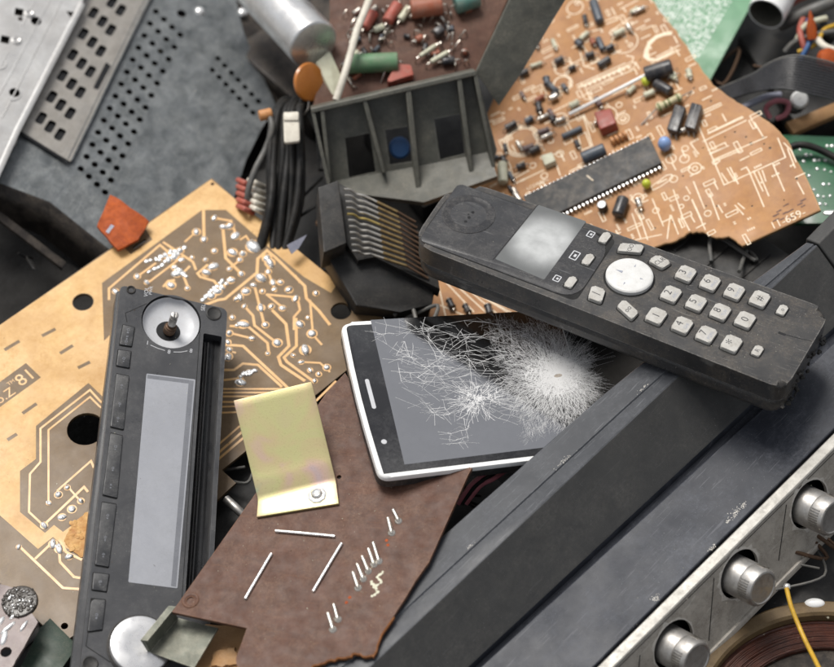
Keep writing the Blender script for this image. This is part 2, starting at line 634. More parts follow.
m_wwire = M('white wire insulation', sr(212, 206, 192), .5, dust=DUST, da=.3, ds=6)
m_bwire = M('black wire insulation', (.006, .006, .006), .55, spec=.25, col2=(.014, .014, .014), vs=6, dust=DUST, da=.05, ds=8)
m_bflat = M('ribbon insulation', (.03, .03, .033), .3, col2=(.045, .045, .048), vs=6)
m_gwire = M('grey wire insulation', sr(82, 82, 80), .5, dust=DUST, da=.2, ds=8)
m_ywire = M('yellow wire insulation', sr(206, 166, 48), .45, col2=sr(176, 132, 40), vs=4, dust=sr(90, 70, 40), da=.3, ds=3)
m_pwire = M('pink wire insulation', sr(176, 104, 112), .5)
m_orred = M('orange red board', sr(190, 92, 36), .6, col2=sr(142, 62, 28), vs=5, va=.9, spec=.2, dust=sr(90, 50, 40), da=.4, ds=4)
m_icbody = M('chip epoxy', (.032, .033, .034), .6, col2=(.05, .05, .05), vs=5, dust=DUST, da=.25, ds=5, bs=.3, bd=.02, speck=(.5, .48, .45), sa=.3, ss=.4)
m_capblk = M('black capacitor sleeve', (.02, .02, .024), .3, col2=(.035, .035, .04), vs=4, dust=DUST, da=.2, ds=4)
m_capgry = M('slate capacitor sleeve', sr(70, 78, 88), .35, dust=DUST, da=.2, ds=4)
m_blue = M('blue dipped capacitor', sr(128, 158, 206), .35, coat=.2, dust=DUST, da=.2, ds=4)
m_lime = M('lime dipped capacitor', sr(190, 196, 60), .35, coat=.2)
m_brcap = M('brick red box capacitor', sr(150, 66, 52), .45, col2=sr(128, 54, 44), vs=5, dust=DUST, da=.25, ds=5)
m_tanc = M('tan coil', sr(196, 140, 88), .5, col2=sr(160, 104, 62), vs=2)
m_beige = M('beige resistor body', sr(196, 186, 150), .45, col2=sr(170, 158, 120), vs=3)
m_olive = M('olive band', sr(96, 104, 56), .5)
m_coil = M('copper winding', sr(80, 38, 22), .42, .15, col2=sr(32, 18, 13), vs=6, bs=.6, bd=.15, coat=.3)
m_ringp = M('tan coil former', sr(112, 92, 60), .55, col2=sr(92, 74, 48), vs=9, va=.9, dust=sr(70, 55, 38), da=.5, ds=7)
m_greenmetal = M('greenish plated channel', sr(112, 114, 102), .55, .3, col2=sr(74, 76, 68), vs=7, dust=sr(170, 165, 150), da=.3, ds=5, wear=sr(200, 196, 180), wa=.8)
m_wood = M('tan fibre fragment', sr(176, 138, 94), .7, col2=sr(140, 98, 58), vs=5, bs=.8, bd=.1)
m_burn = M('burnt flaked copper', sr(220, 180, 116), .65, col2=sr(170, 116, 58), vs=3, va=1, bs=1.2, bd=.25, bs2=.4, bd2=.1)
m_shard = M('lilac plastic shard', sr(158, 160, 174), .25, col2=sr(124, 126, 142), vs=5)
m_purbr = M('purple brown board', sr(104, 82, 80), .45, col2=sr(78, 60, 60), vs=8, coat=.2, dust=DUST, da=.25, ds=6)
m_tar = M('dark flux crust', (.035, .03, .026), .22, col2=(.07, .06, .05), vs=3, bs=1.5, bd=.3)
m_bluein = M('blue component', sr(44, 84, 132), .45)


def iridescent(name):
    m = bpy.data.materials.new(name)
    m.use_nodes = True
    nt = m.node_tree
    N, L = nt.nodes, nt.links
    b = N['Principled BSDF']
    tc = N.new('ShaderNodeTexCoord')
    n1 = N.new('ShaderNodeTexNoise')
    n1.inputs['Scale'].default_value = 42
    n1.inputs['Detail'].default_value = 3
    n1.inputs['Distortion'].default_value = .6
    L.new(tc.outputs['Object'], n1.inputs['Vector'])
    cr = N.new('ShaderNodeValToRGB')
    e = cr.color_ramp.elements
    e[0].position, e[0].color = .28, (*sr(170, 164, 182), 1)
    e[1].position, e[1].color = .72, (*sr(156, 180, 154), 1)
    for p, c in ((.36, sr(196, 168, 154)), (.44, sr(194, 178, 136)), (.53, sr(190, 186, 134)), (.62, sr(190, 178, 138))):
        q = cr.color_ramp.elements.new(p)
        q.color = (*c, 1)
    L.new(n1.outputs['Fac'], cr.inputs[0])
    n2 = N.new('ShaderNodeTexNoise')
    n2.inputs['Scale'].default_value = 1300
    n2.inputs['Detail'].default_value = 4
    L.new(tc.outputs['Object'], n2.inputs['Vector'])
    mr = N.new('ShaderNodeMapRange')
    mr.inputs[1].default_value, mr.inputs[2].default_value = .58, .78
    mr.inputs[4].default_value = .45
    L.new(n2.outputs['Fac'], mr.inputs[0])
    x = N.new('ShaderNodeMix')
    x.data_type = 'RGBA'
    L.new(mr.outputs[0], x.inputs[0])
    L.new(cr.outputs[0], x.inputs[6])
    x.inputs[7].default_value = (*sr(140, 122, 84), 1)
    L.new(x.outputs[2], b.inputs['Base Color'])
    b.inputs['Metallic'].default_value = .55
    b.inputs['Roughness'].default_value = .4
    bp = N.new('ShaderNodeBump')
    bp.inputs['Distance'].default_value = .00003
    L.new(n2.outputs['Fac'], bp.inputs['Height'])
    L.new(bp.outputs[0], b.inputs['Normal'])
    return m


m_brkt = iridescent('zinc passivated steel')


def fogged(name):
    """display with a pale fog that has crept in from the middle"""
    m = bpy.data.materials.new(name)
    m.use_nodes = True
    nt = m.node_tree
    N, L = nt.nodes, nt.links
    b = N['Principled BSDF']
    tc = N.new('ShaderNodeTexCoord')
    sx = N.new('ShaderNodeVectorMath')
    sx.operation = 'SUBTRACT'
    sx.inputs[1].default_value = FOG_C
    L.new(tc.outputs['Object'], sx.inputs[0])
    n = N.new('ShaderNodeTexNoise')
    n.inputs['Scale'].default_value = 130
    n.inputs['Detail'].default_value = 4
    L.new(tc.outputs['Object'], n.inputs['Vector'])
    ln = N.new('ShaderNodeVectorMath')
    ln.operation = 'LENGTH'
    L.new(sx.outputs[0], ln.inputs[0])
    mr = N.new('ShaderNodeMapRange')
    mr.interpolation_type = 'SMOOTHSTEP'
    mr.inputs[1].default_value, mr.inputs[2].default_value = .019, .007
    L.new(ln.outputs['Value'], mr.inputs[0])
    mu = N.new('ShaderNodeMath')
    mu.operation = 'MULTIPLY'
    mr2 = N.new('ShaderNodeMapRange')
    mr2.inputs[1].default_value, mr2.inputs[2].default_value, mr2.inputs[3].default_value = .25, .6, .55
    L.new(n.outputs['Fac'], mr2.inputs[0])
    L.new(mr.outputs[0], mu.inputs[0])
    L.new(mr2.outputs[0], mu.inputs[1])
    x = N.new('ShaderNodeMix')
    x.data_type = 'RGBA'
    L.new(mu.outputs[0], x.inputs[0])
    x.inputs[6].default_value = (*sr(96, 98, 98), 1)
    x.inputs[7].default_value = (*sr(180, 182, 182), 1)
    L.new(x.outputs[2], b.inputs['Base Color'])
    b.inputs['Roughness'].default_value = .3
    return m


# ================================================================== SETTING
g = B()
g.prism(rect((0, 0), 6000, 6000), -20, 0)
go = g.done('ground', m_ground)
go['kind'] = 'structure'

# ================================================================== TAN CIRCUIT BOARD
PC = Pl(150, 300, 30, 0, -.71, (212, -147))
tb = thing('circuit_board', 'large tan circuit board, copper side up with shiny solder joints, lying under the car radio', 'circuit board', PC)
outl = [(-110, 401), (212, 178), (270, 230), (375, 312), (397, 329), (343, 373), (222, 470), (236, 483), (215, 502), (190, 548), (62, 644), (0, 583), (-60, 520)]


def circpx(pl, x, y, r, n=24):
    c = pl.l(x, y)
    return circ(c.x, c.y, r, n)


holes_px = [(83, 302, 4.6), (86, 429, 8.3), (341, 311, 4.7), (212.5, 184, .7), (64.5, 626, 1.5)]
holes = [circpx(PC, *h) for h in holes_px]
slot = PC.pts([(132, 247), (133.5, 249), (146.5, 240.5), (145, 238.5)])
b = B()
b.prismh(PC.pts(outl), holes + [slot], -1.6, 0)
b.done('substrate', m_sub, tb)

b = B()
cop = [(-110, 400), (120, 243.3), (131, 254.5), (152.5, 239.7), (144, 226.7), (211, 179.4), (338, 283), (331, 293), (304, 277), (281, 258), (226, 210), (202, 210), (102, 283), (104, 341), (125, 320),
       (110, 470), (100, 515), (86, 556), (66, 548), (53, 537), (38, 549), (-5, 511), (-60, 465)]
etch2 = [(88.5, 383), (36, 426), (36, 459), (20, 471), (20, 512), (45, 533), (54, 525), (63, 532), (86, 515), (107, 480), (116, 400), (103, 397)]
marks = [((4.5, 350), (19.5, 341)), ((42, 336), (55.5, 329)), ((60, 353.5), (73, 345.5)), ((78, 368), (90, 362)), ((22.5, 413.5), (36.7, 403.7)), ((7.5, 440), (17, 434)),
         ((-10, 330), (-2, 325)), ((120, 268), (130, 262))]


def barpoly(pl, a, c, w):
    p, q = pl.l(*a).to_2d(), pl.l(*c).to_2d()
    d = (q - p).normalized()
    n = Vector((-d.y, d.x)) * w / 2
    return [p + n, p - n, q - n, q + n]


txtbox = [(26, 363), (41, 377.5), (-8, 413), (-22, 398)]
b.prismh(PC.pts(cop), [PC.pts(etch2)] + [barpoly(PC, a, c, 1.7) for a, c in marks[:7]] + [PC.pts(txtbox)] +
         [circpx(PC, 83, 302, 4.9), circpx(PC, 212.5, 184, .9)], .005, .05)
cp = b.done('copper_layer', m_cop, tb)
# etched lettering in copper
b = B()
xr = PC.l(1, 398) - PC.l(26, 381)
for s, px, sz in (('81', (25.5, 377.5), 9.0), ('o.Z', (5, 396), 6.6), ('TM', (11, 382.5), 2.6)):
    c = PC.l(*px)
    r = PC.l(px[0] - 12, px[1] - 14) - c if s != 'TM' else PC.l(px[0] - 12, px[1] - 14) - c
    b.text(s, sz, T2(c, (PC.l(px[0] + 12, px[1] - 9) - c)[:2] if 0 else (PC.l(px[0] + 14, px[1] - 9.5) - c)[:2], .06))
b.done('copper_lettering', m_trace, tb)

traces = [
    ([(223, 230), (225.7, 258), (241, 273.6)], 1.5), ([(228, 269.5), (240.5, 259.6)], 1.2),
    ([(205, 305), (218, 300), (225, 299), (257, 272.7), (257.8, 258.7), (267, 250.5), (275, 257), (304.8, 286), (306.4, 298.3), (318.8, 310.7), (330, 325)], 1.5),
    ([(253.7, 282.6), (260.3, 309), (264.4, 325.5)], 1.3), ([(267, 258), (268.5, 272.7), (273.5, 286), (276, 292)], 1.2),
    ([(266, 294), (282.5, 307.4)], 1.2), ([(267, 294.5), (297.4, 297.5), (300, 310), (294, 317), (294, 330)], 1.2),
    ([(272, 310), (286, 324), (289, 346), (278.3, 357), (281, 365), (305, 381)], 1.5),
    ([(244.6, 306.5), (253, 315.6), (254.5, 325.5), (275.6, 342)], 1.3),
    ([(296, 318), (296.5, 346), (284, 357.5), (287, 362), (313, 381)], 1.4),
    ([(229.7, 326), (248.6, 327), (267.5, 343), (269, 354)], 1.3), ([(228.3, 332.6), (250, 338)], 1.2),
    ([(225, 344.7), (243, 346), (283.7, 384), (296, 396)], 1.4), ([(222, 370), (234, 370), (243, 363.6), (258, 365), (282, 387)], 1.3),
    ([(220, 380.5), (243, 378)], 1.2), ([(219, 389), (290, 389)], 1.0), ([(219, 392.6), (286, 392.6)], .9), ([(219, 396.5), (262, 396.5)], 1.0),
    ([(217, 402), (250, 402)], 1.0), ([(217, 407), (245, 406)], .9), ([(216, 413), (240, 412)], 1.0),
    ([(216, 455), (250, 425)], 1.2), ([(214, 463), (255, 428)], 1.2), ([(218, 445), (240, 426)], 1.0),
    ([(316, 401), (336, 381)], 1.1), ([(320, 404), (340, 385)], 1.1),
    ([(203.5, 210), (204, 238)], 1.5), ([(196, 232), (184.7, 242)], 1.0), ([(156, 263), (137.5, 276.5)], 1.1), ([(184, 255.5), (146.5, 284)], 1.1),
    ([(109, 300), (109, 288.5), (160, 245), (175, 258)], 1.2), ([(163, 242), (193, 262), (196, 270)], 1.2),
    ([(190, 266), (182.5, 273.5), (188.5, 288.5)], 1.2), ([(208, 264.5), (197.5, 273.5), (200.5, 277), (214, 281), (222, 291)], 1.3),
    ([(175, 280), (168, 281), (163, 287)], 1.2), ([(214.5, 218), (231, 221), (237, 237.5)], 1.2),
    ([(310, 300), (313, 335), (322, 345)], 1.1), ([(295, 275), (300, 283)], 1.0), ([(240, 240), (246, 236), (252, 245)], 1.0),
    ([(301, 362), (320, 363), (330, 372)], 1.0), ([(226, 350), (236, 353)], 1.0),
    # lower left
    ([(112, 412), (99, 400), (90, 390), (40.5, 428.5), (40.5, 462), (30, 474), (29, 512), (43, 525)], 1.0),
    ([(110, 414), (99, 406), (90, 397), (48.5, 430), (48.5, 503)], .9),
    ([(57, 491), (91, 461), (94, 468)], 1.0), ([(44, 525), (84, 487), (88, 492)], 1.2), ([(69, 488), (82, 503)], .9),
    ([(19, 546), (63, 588), (92, 590)], 1.2), ([(35, 559), (54, 541)], 1.2), ([(59, 548), (60, 562), (74, 577), (92, 580)], 1.2),
    ([(60, 540), (66, 552), (82, 560)], 1.2)]
for i, (t, w) in enumerate(traces):
    b = B()
    b.ribbon(PC.pts(t), w * .92, .005, .045 + .0008 * i + (.01 if i > 40 else 0))
    b.done('copper_trace', m_trace, tb)

c2 = lambda L: [(90 + x / 3.335, 170 + y / 3.335) for x, y in L]
c3 = lambda L: [(200 + x / 3.705, 230 + y / 3.705) for x, y in L]
c8 = lambda L: [(x / 5.56, 440 + y / 5.56) for x, y in L]
sol = c2([(415, 160), (467, 187), (485, 220), (445, 190), (415, 270), (475, 275), (510, 280), (500, 300), (385, 300), (412, 322), (465, 330), (505, 347), (388, 343),
          (355, 207), (380, 232), (158, 355), (325, 395), (340, 292), (595, 340), (610, 375), (635, 375), (600, 310), (570, 360), (545, 385), (575, 405), (520, 405), (490, 430), (500, 425),
          (515, 455), (605, 455), (645, 460), (570, 460), (585, 517), (540, 562), (625, 577), (593, 612), (490, 520), (465, 545), (460, 575), (465, 600), (460, 630), (190, 375), (270, 385), (85, 405),
          (300, 270), (280, 325), (290, 345), (232, 298), (252, 285), (270, 272), (262, 300), (282, 288), (305, 300), (405, 420), (425, 405), (440, 392), (455, 380), (470, 368)]) + \
    c3([(430, 235), (370, 350), (400, 325), (415, 385), (345, 465), (375, 490), (408, 520), (440, 535), (470, 510), (425, 560), (105, 470), (305, 290), (355, 255), (330, 222),
        (275, 220), (150, 545), (180, 525), (150, 655 - 90), (120, 325), (160, 350)]) + \
    c8([(270, 350), (325, 305), (375, 265), (450, 340), (400, 385), (345, 430), (295, 578), (105, 595), (330, 605), (385, 650)])
big = c2([(545, 255), (590, 295)]) + c3([(390, 445)]) + c8([(245, 475)])
lst = [(p, 1) for p in sol] + [(p, 1.45) for p in big]
rs = random.Random(3)
for i, ((x, y), k) in enumerate(lst):
    c = PC.l(x, y)
    r = rs.choice((1.05, 1.25, 1.4, 1.6, 1.9)) * rs.uniform(.9, 1.1) * k
    ro = rs.uniform(0, PI)
    s = B()
    s.mi = 1
    s.prism(circ(c.x, c.y, r * 1.25, 14), .005, .095 + .0003 * i)
    s.mi = 0
    s.blob((c.x, c.y, .1), r * rs.uniform(.9, 1.5), r * rs.uniform(.45, .8), 12, ry=r * rs.uniform(.75, 1.0), rot=ro, power=rs.uniform(.8, 1.4))
    a = rs.uniform(0, 6.28)
    s.cyl((c.x, c.y, .2), (c.x + .5 * math.cos(a), c.y + .5 * math.sin(a), r * rs.uniform(1.1, 1.6)), .32, .2, 8)
    s.done('solder_joint', [m_solder, m_trace], tb)
# tinned bridges and the burnt patch
for p in ([(147, 262), (184, 248)], [(150, 272), (182, 251)], [(203, 300), (222, 282)], [(243, 375), (254, 371)], [(176, 268), (186, 276)]):
    n = 9
    b = B()
    for i in range(n):
        t = i / (n - 1)
        x, y = p[0][0] * (1 - t) + p[1][0] * t, p[0][1] * (1 - t) + p[1][1] * t
        c = PC.l(x + uni(-1, 1), y + uni(-1, 1))
        b.blob((c.x, c.y, .09), uni(.8, 1.2), uni(.4, .7), 8, ry=uni(1.0, 1.6), rot=uni(0, 3))
    b.done('solder_bridge', m_solder, tb)
b = B()
b.prism(rough(PC.pts([(64, 541), (71, 527), (87, 512), (93, 530), (90, 553), (82, 558), (73, 551)]), 1.2, .5), .01, .35, .2)
for i in range(26):
    c = PC.l(uni(70, 90), uni(522, 552))
    b.prism(rough(circ(c.x, c.y, uni(.5, 1.3), 7), .6, .25), .3, uni(.38, .6), .05)
b.done('burnt_patch', m_burn, tb)

# ================================================================== SOLDER BOARD, bottom left
SB = Pl(10, 630, 38, -.1, -.7, (1, -.6))
sb = thing('circuit_board', 'small dark board fragment with a crust of flux and solder in the bottom left corner', 'circuit board', SB)
b = B()
b.prismh(rough(SB.pts([(-30, 590), (0, 584), (14, 588), (38, 622), (13, 666), (-10, 690), (-40, 660)]), 3, .2), [circpx(SB, 6, 652, 2.3)], -1.6, 0)
b.done('substrate', m_purbr, sb)
b = B()
c = SB.l(20, 602)
b.prism(rough(circ(c.x, c.y, 7.4, 26), 1.5, .2), -.8, .9, .6, 3)
for i in range(60):
    a, r_ = rs.uniform(0, 6.28), 7 * math.sqrt(rs.random())
    b.blob((c.x + r_ * math.cos(a), c.y + r_ * math.sin(a), .8), rs.uniform(.5, 1.1), rs.uniform(.3, .7), 8)
b.done('flux_crust', m_tar, sb)
b = B()
for i in range(26):
    a, r_ = rs.uniform(0, 6.28), 6.5 * math.sqrt(rs.random())
    b.blob((c.x + r_ * math.cos(a), c.y + r_ * math.sin(a), 1.2), rs.uniform(.25, .6), rs.uniform(.3, .6), 8)
for x, y, rx, ry, ro in ((8, 628, 4, 1.0, .2), (24, 626, 3, .8, .5), (4, 638, 3.4, 1.4, .8), (14, 616, 2.5, .8, .1), (0, 622, 3, 1.2, .4), (30, 610, 1.6, .6, 1)):
    q = SB.l(x, y)
    b.blob((q.x, q.y, 0), rx, .9, 14, ry=ry, rot=ro)
b.done('solder_joint', m_solder, sb)

# ================================================================== CAR RADIO
RA = Pl(160, 450, 50, .25, -.5, (103, 21))
ra = thing('car_radio', 'black car radio front with a grey blank display and a bare volume shaft', 'car radio', RA)
face = RA.pts([(120.5, 285), (227.5, 309), (206, 700), (78, 690)])
b = B()
_c = RA.l(171.4, 321.4)
b.prism(rp(face, [2.5, 3.5, 2, 2], 5), -15, -5.6)
top_ = B()
top_.prismh(rp(face, [2.5, 3.5, 2, 2], 5), [circ(_c.x, _c.y, 12.9, 48), rp(RA.pts([(203.5, 333), (222, 336.5), (206.5, 600), (185, 599)]), .8, 3)], -5.6, 0)
# left flank stands a little outside the face
b.prism(rp(RA.pts([(116.5, 290), (216, 315), (196, 700), (68, 690)], -6), 2, 4), -15, -5, 1.2, 3)
b.done('housing', m_radio, ra)
o = top_.done('fascia', m_radio, ra)
md = o.modifiers.new('edge', 'BEVEL')
md.width, md.segments, md.limit_method, md.angle_limit = .0007, 3, 'ANGLE', math.radians(50)
b = B()
b.prism(rp(RA.pts([(203.5, 333), (222, 336.5), (206.5, 600), (185, 599)], .1), .8, 3), -5.55, -5.0, 0)
for i, (dx, w) in enumerate(((3, .25), (6.2, .5))):
    p = RA.pts([(203 + dx, 340), (186 + dx, 598)], .1)
    b.ribbon(p, w, -5.1, -2.2)
sl = b.done('cassette_slot', m_slot, ra)
b = B()
b.ribbon(RA.pts([(199.8, 332), (182, 598)], .1), .28, -.1, .04)
b.ribbon(RA.pts([(127, 322), (125.5, 313), (147, 303.5)], .1), .3, -.1, .045)
b.ribbon(RA.pts([(88, 633), (86, 646), (110, 662)], .1), .35, -.1, .05)
c = RA.l(171.4, 321.4)
b.done('panel_seam', m_groove, ra)
# display
b = B()
b.prism(rp(RA.pts([(146.5, 373.5), (195.5, 379.5), (177.5, 588.5), (128.3, 582.3)]), .5, 2), -.3, .10, .06, 1)
ds = b.done('display', m_lcd, ra)
b = B()
b.prism(RA.pts([(188.8, 380.2), (193.8, 380.8), (176, 586.8), (171, 586)], .1), .09, .13)
b.done('display_bezel', m_lcd2, ds)
b = B()
b.prism(RA.pts([(147.5, 374.8), (189, 380), (188.4, 383.5), (147.2, 378.3)], .1), .09, .128)
b.done('display_bezel', m_lcd2, ds)
# bowl of the missing knob
b = B()
b.rev((c.x, c.y, -4.4), (0, 0, 1), [(3.9, 0), (5, .02), (9.6, .5), (11.6, 1.6), (12.3, 3.2)], 56, (True, False))
b.done('knob_bowl', m_bowl, ra)
h = RA.l(169.2, 328, -1)
b = B()
b.prism(circ(h.x, h.y, 5.2, 28, ry=4.7), -4.3, -4.0)
b.done('shaft_hole', m_slot, ra)
b = B()
sx, sy = h.x + .3, h.y
b.rev((sx, sy, -3.5), (.06, .1, 1), [(2.7, 0), (2.7, 3.0), (2.3, 3.3), (2.3, 4.0), (1.7, 4.2), (1.7, 5.2)], 24)
b.done('shaft_collar', m_rust, ra)
b = B()
tip = Vector((sx + .06 * 9, sy + .1 * 9, 0))
for k in range(26):
    a = 2 * PI * k / 26
    b.box((sx + .4 + 1.62 * math.cos(a), sy + .7 + 1.62 * math.sin(a), 5), (.2, .2, 6.5), rot=a)
b.cyl((sx + .3, sy + .5, 2), (sx + .55, sy + .9, 8.0), 1.6, n=20)
for sgn in (-1, 1):
    b.prism([Vector((sx + .55, sy + .9)) + Vector((sgn * (.18 + 1.45 * math.cos(t)), 1.5 * math.sin(t))) for t in [i * PI / 8 - PI / 2 for i in range(9)]], 7.8, 10.2, .2)
b.done('volume_shaft', m_steel, ra)
b = B()
f_ = RA.l(131, 290)
b.rev((f_.x, f_.y, -.2), (0, 0, 1), [(2, 0), (2, .5), (1.7, .8), (1.2, .5), (1.0, .1)], 24)
b.done('round_button', m_blackm, ra)
b = B()
f_ = RA.l(213.7, 313.7)
b.rev((f_.x, f_.y, -.2), (0, 0, 1), [(3.4, 0), (3.3, .5), (2.9, .7), (2.4, .45), (2.2, .35)], 28)
b.done('round_button', m_blackm, ra)
b = B()
f_ = RA.l(90, 664)
b.rev((f_.x, f_.y, -.2), (0, 0, 1), [(3.4, 0), (3.3, .5), (2.9, .7), (2.4, .45), (2.2, .35)], 28)
b.done('round_button', m_blackm, ra)
bt = [[(123, 325), (134.5, 328), (131.5, 347), (119.5, 345)], [(118.3, 350), (131, 352), (129, 368.5), (116.3, 366)], [(116.3, 374), (129, 377), (123.4, 430), (110.3, 427)],
      [(110.3, 433.5), (122.7, 436.5), (117, 498.5), (102.6, 495)], [(101.8, 502.5), (116.4, 505), (108.6, 567.5), (95, 565)], [(93.4, 573), (109, 574.8), (106.2, 592), (92, 590)],
      [(91, 599), (105.5, 600.5), (102, 630), (87.5, 632)]]
gap = B()
for i, q in enumerate(bt):
    p = RA.pts(q)
    p = ccw(p)
    cc = sum(p, Vector((0, 0))) / 4
    gap.prism(rp([v + (v - cc).normalized() * .55 for v in p], .5, 2), -.1, .03 + .001 * i)
    b = B()
    b.prism(rp(p, [.5] * 4 if i < 6 else [.6, .6, .6, 2.5], 3), -.1, .75, .3, 2)
    b.mi = 1
    dv = (p[0] - p[3]).normalized() if (p[0] - p[3]).length > (p[1] - p[0]).length else (p[1] - p[0]).normalized()
    for t_ in ((0,) if i in (1, 5, 6) else (-.3, .05, .32)):
        L_ = max((p[0] - p[1]).length, (p[1] - p[2]).length)
        q = cc + dv * L_ * t_
        b.ribbon(rect(q, rs.uniform(.5, 1), rs.uniform(.5, 1), .3 + i), .2, .7, .79, True)
        b.prism(rect(q + dv * rs.uniform(1, 1.6), rs.uniform(.2, .9), rs.uniform(.3, .9), math.atan2(dv.y, dv.x)), .7, .79)
    o = b.done('preset_button', [m_radiob, m_lcd2], ra)
gap.done('button_gap', m_groove, ra)
# printing on the fascia
b = B()
for s, px, sz in (('VOL', (146.5, 292), 2.5), ('PWR', (151, 290.5), 2.0), ('SEL', (203.3, 307.5), 2.4)):
    q = RA.l(*px)
    r = RA.l(px[0] + 1.5, px[1] - 12) - q
    b.text(s, sz, T2(q, r[:2], .07))
r0 = (RA.l(190, 351) - RA.l(147, 343))[:2]
for s, px in (('1', (147.5, 343)), ('8', (169, 352)), ('8', (191, 351))):
    b.text(s, 2.7, T2(RA.l(*px), r0, .07))
b.ribbon(RA.pts([(150.5, 345), (158, 348.3), (165, 350.4)], .1), .28, .05, .075)
b.ribbon(RA.pts([(173.5, 352), (181, 352), (187.5, 350.8)], .1), .28, .05, .076)
b.done('fascia_print', m_bowl, ra)
# lower knob
c = RA.l(140, 647)
b = B()
b.rev((c.x, c.y, -.3), (0, 0, 1), [(13.4, 0), (13.4, .9), (12.9, 1.2), (12.5, .9)], 56)
kr = b.done('knob_ring', m_blackm, ra)
b = B()
b.rev((c.x, c.y, -.2), (0, 0, 1), [(12.4, 0), (12.4, 2.4), (12.0, 3.1), (11.2, 3.4), (6, 3.15), (.5, 3.1)], 64)
b.done('tuning_knob', m_chrome, ra)

# ================================================================== BROWN BOARD
BR = Pl(300, 560, 56, -.2, -.74, (163, 15))
bo = thing('circuit_board', 'chocolate brown circuit board with bent wire pins and links, broken along its lower edge', 'circuit board', BR)
ol = [(327, 392), (345, 373), (372, 415), (405, 450), (472, 468), (468, 475), (429, 562), (381, 634), (373, 655), (366, 656), (355, 652.5), (345, 657), (331, 659), (318, 664), (308, 668), (240, 675), (236, 658), (247, 628), (172, 612)]
ol_br = ol
o2 = BR.pts(ol)
oo = []
for i, p in enumerate(o2):
    oo.append(p)
    if 6 <= i <= 15:
        q = o2[i + 1]
        for k in range(1, 4):
            oo.append(p.lerp(q, k / 4) + Vector((uni(-.5, .5), uni(-.5, .5))))
b = B()
ey_ = BR.l(190.5, 600.5)
b.prismh(oo, [circ(ey_.x, ey_.y, 1.7, 16), circpx(BR, 339, 477, 1.0)], -1.7, 0)
b.done('substrate', m_brown, bo)
b = B()
seq = oo[7:-6]
b.ribbon([p for p in seq[2:36]], .9, -1.75, -.25)
b.done('broken_edge', m_edge, bo)
b = B()
b.rev((ey_.x, ey_.y, -.5), (0, 0, 1), [(3.6, 0), (3.6, .65), (3.2, .95), (2.4, .9), (1.9, .5), (1.8, -.8)], 32)
b.done('eyelet', m_brown, bo)
for p, q in (((278, 532), (333, 537)), ((246.5, 598), (271, 556)), ((314.5, 590.5), (341, 546))):
    u, v = BR.l(*p), BR.l(*q)
    d = (v - u).normalized()
    b = B()
    b.tube([u + Vector((0, 0, -1)), u + Vector((0, 0, .3)), u + d * .8 + Vector((0, 0, .75)), v - d * .8 + Vector((0, 0, .75)), v + Vector((0, 0, .3)), v + Vector((0, 0, -1))], .62, 10, 4)
    b.done('wire_link', m_solder, bo)
k8 = lambda p: (140 + p[0] / 2.98, 480 + p[1] / 2.98)
for p, q in (((735, 100), (750, 158)), ((750, 78), (770, 122)), ((690, 172), (712, 242)), ((676, 192), (697, 252)), ((657, 215), (680, 272)), ((642, 238), (665, 295)), ((630, 262), (650, 322)),
             ((573, 358), (590, 416)), ((555, 383), (575, 446))):
    p, q = k8(p), k8(q)
    u, v = BR.l(*q), BR.l(*p, 3.0)
    b = B()
    b.blob((u.x, u.y, 0), 1.7, .9, 12)
    v = u.lerp(v, .85) - Vector((0, 0, 1.1))
    b.tube([u, u + Vector((0, 0, .8)), u.lerp(v, .5) + Vector((0, 0, .4)), v], lambda t: .95 - .25 * t, 10, 4)
    b.blob(v + Vector((0, 0, -.1)), .72, .6, 8)
    b.done('pin', m_pin, bo)
b = B()
cpt = [(383, 572), (377, 577), (382, 582), (376, 586), (371, 582), (378, 592), (371, 597)]
for i in range(len(cpt) - 1):
    u, v = BR.l(*cpt[i]), BR.l(*cpt[i + 1])
    for k in range(6):
        p = u.lerp(v, k / 6)
        b.blob((p.x + uni(-.2, .2), p.y + uni(-.2, .2), 0), uni(.35, .7), .06 + .001 * (i * 6 + k), 7)
b.done('paint_mark', m_cream, bo)
b = B()
for x, y in ((386.6, 540.4), (349.7, 597.5), (346.4, 602.5), (388, 545)):
    p = BR.l(x, y)
    b.blob((p.x, p.y, 0), .7, .15, 8)
b.done('red_spot', m_orred, bo)
# plated channel riveted under its corner
b = B()
A0, A1, A2, A3 = (149, 641), (175, 607), (216, 622), (193, 664)
fl = -9
q = [BR.l(*p, fl) for p in ((150, 652), (178, 618), (218, 628), (194, 668))]
b.hexa([p + Vector((0, 0, -1)) for p in q] + q)
w0, w1 = q[0], q[1]
n_ = Vector((-1, 0, 0))
up = Vector((0, 0, 8.2))
b.hexa([w0 + n_, w1 + n_, w1, w0, w0 + up + n_ * 1.6, w1 + up + n_ * 1.6, w1 + up, w0 + up])
q3 = [w1 + up + n_ * 1.6, w0 + up + n_ * 1.6]
b.hexa([q3[1], q3[0], q3[0] + Vector((3, 0, 0)), q3[1] + Vector((3, 0, 0)), q3[1] + Vector((0, 0, .9)), q3[0] + Vector((0, 0, .9)), q3[0] + Vector((3, 0, .9)), q3[1] + Vector((3, 0, .9))])
b.done('channel', m_greenmetal, bo)
FR = Pl(220, 650, 33, -.2, -.7)
b = B()
b.prism(rough(FR.pts([(205, 624), (258, 628), (246, 672), (236, 690), (186, 672)]), 2, .3), -3, 0, .3)
b.prism(rough(FR.pts([(213, 654), (236, 648), (238, 666), (212, 668)]), 1.2, .7), 0, 1.4, .4)
tag(b.done('board_fragment', m_wood, None, FR), 'torn tan fibre fragment beneath the notch of the chocolate brown board', 'fragment')

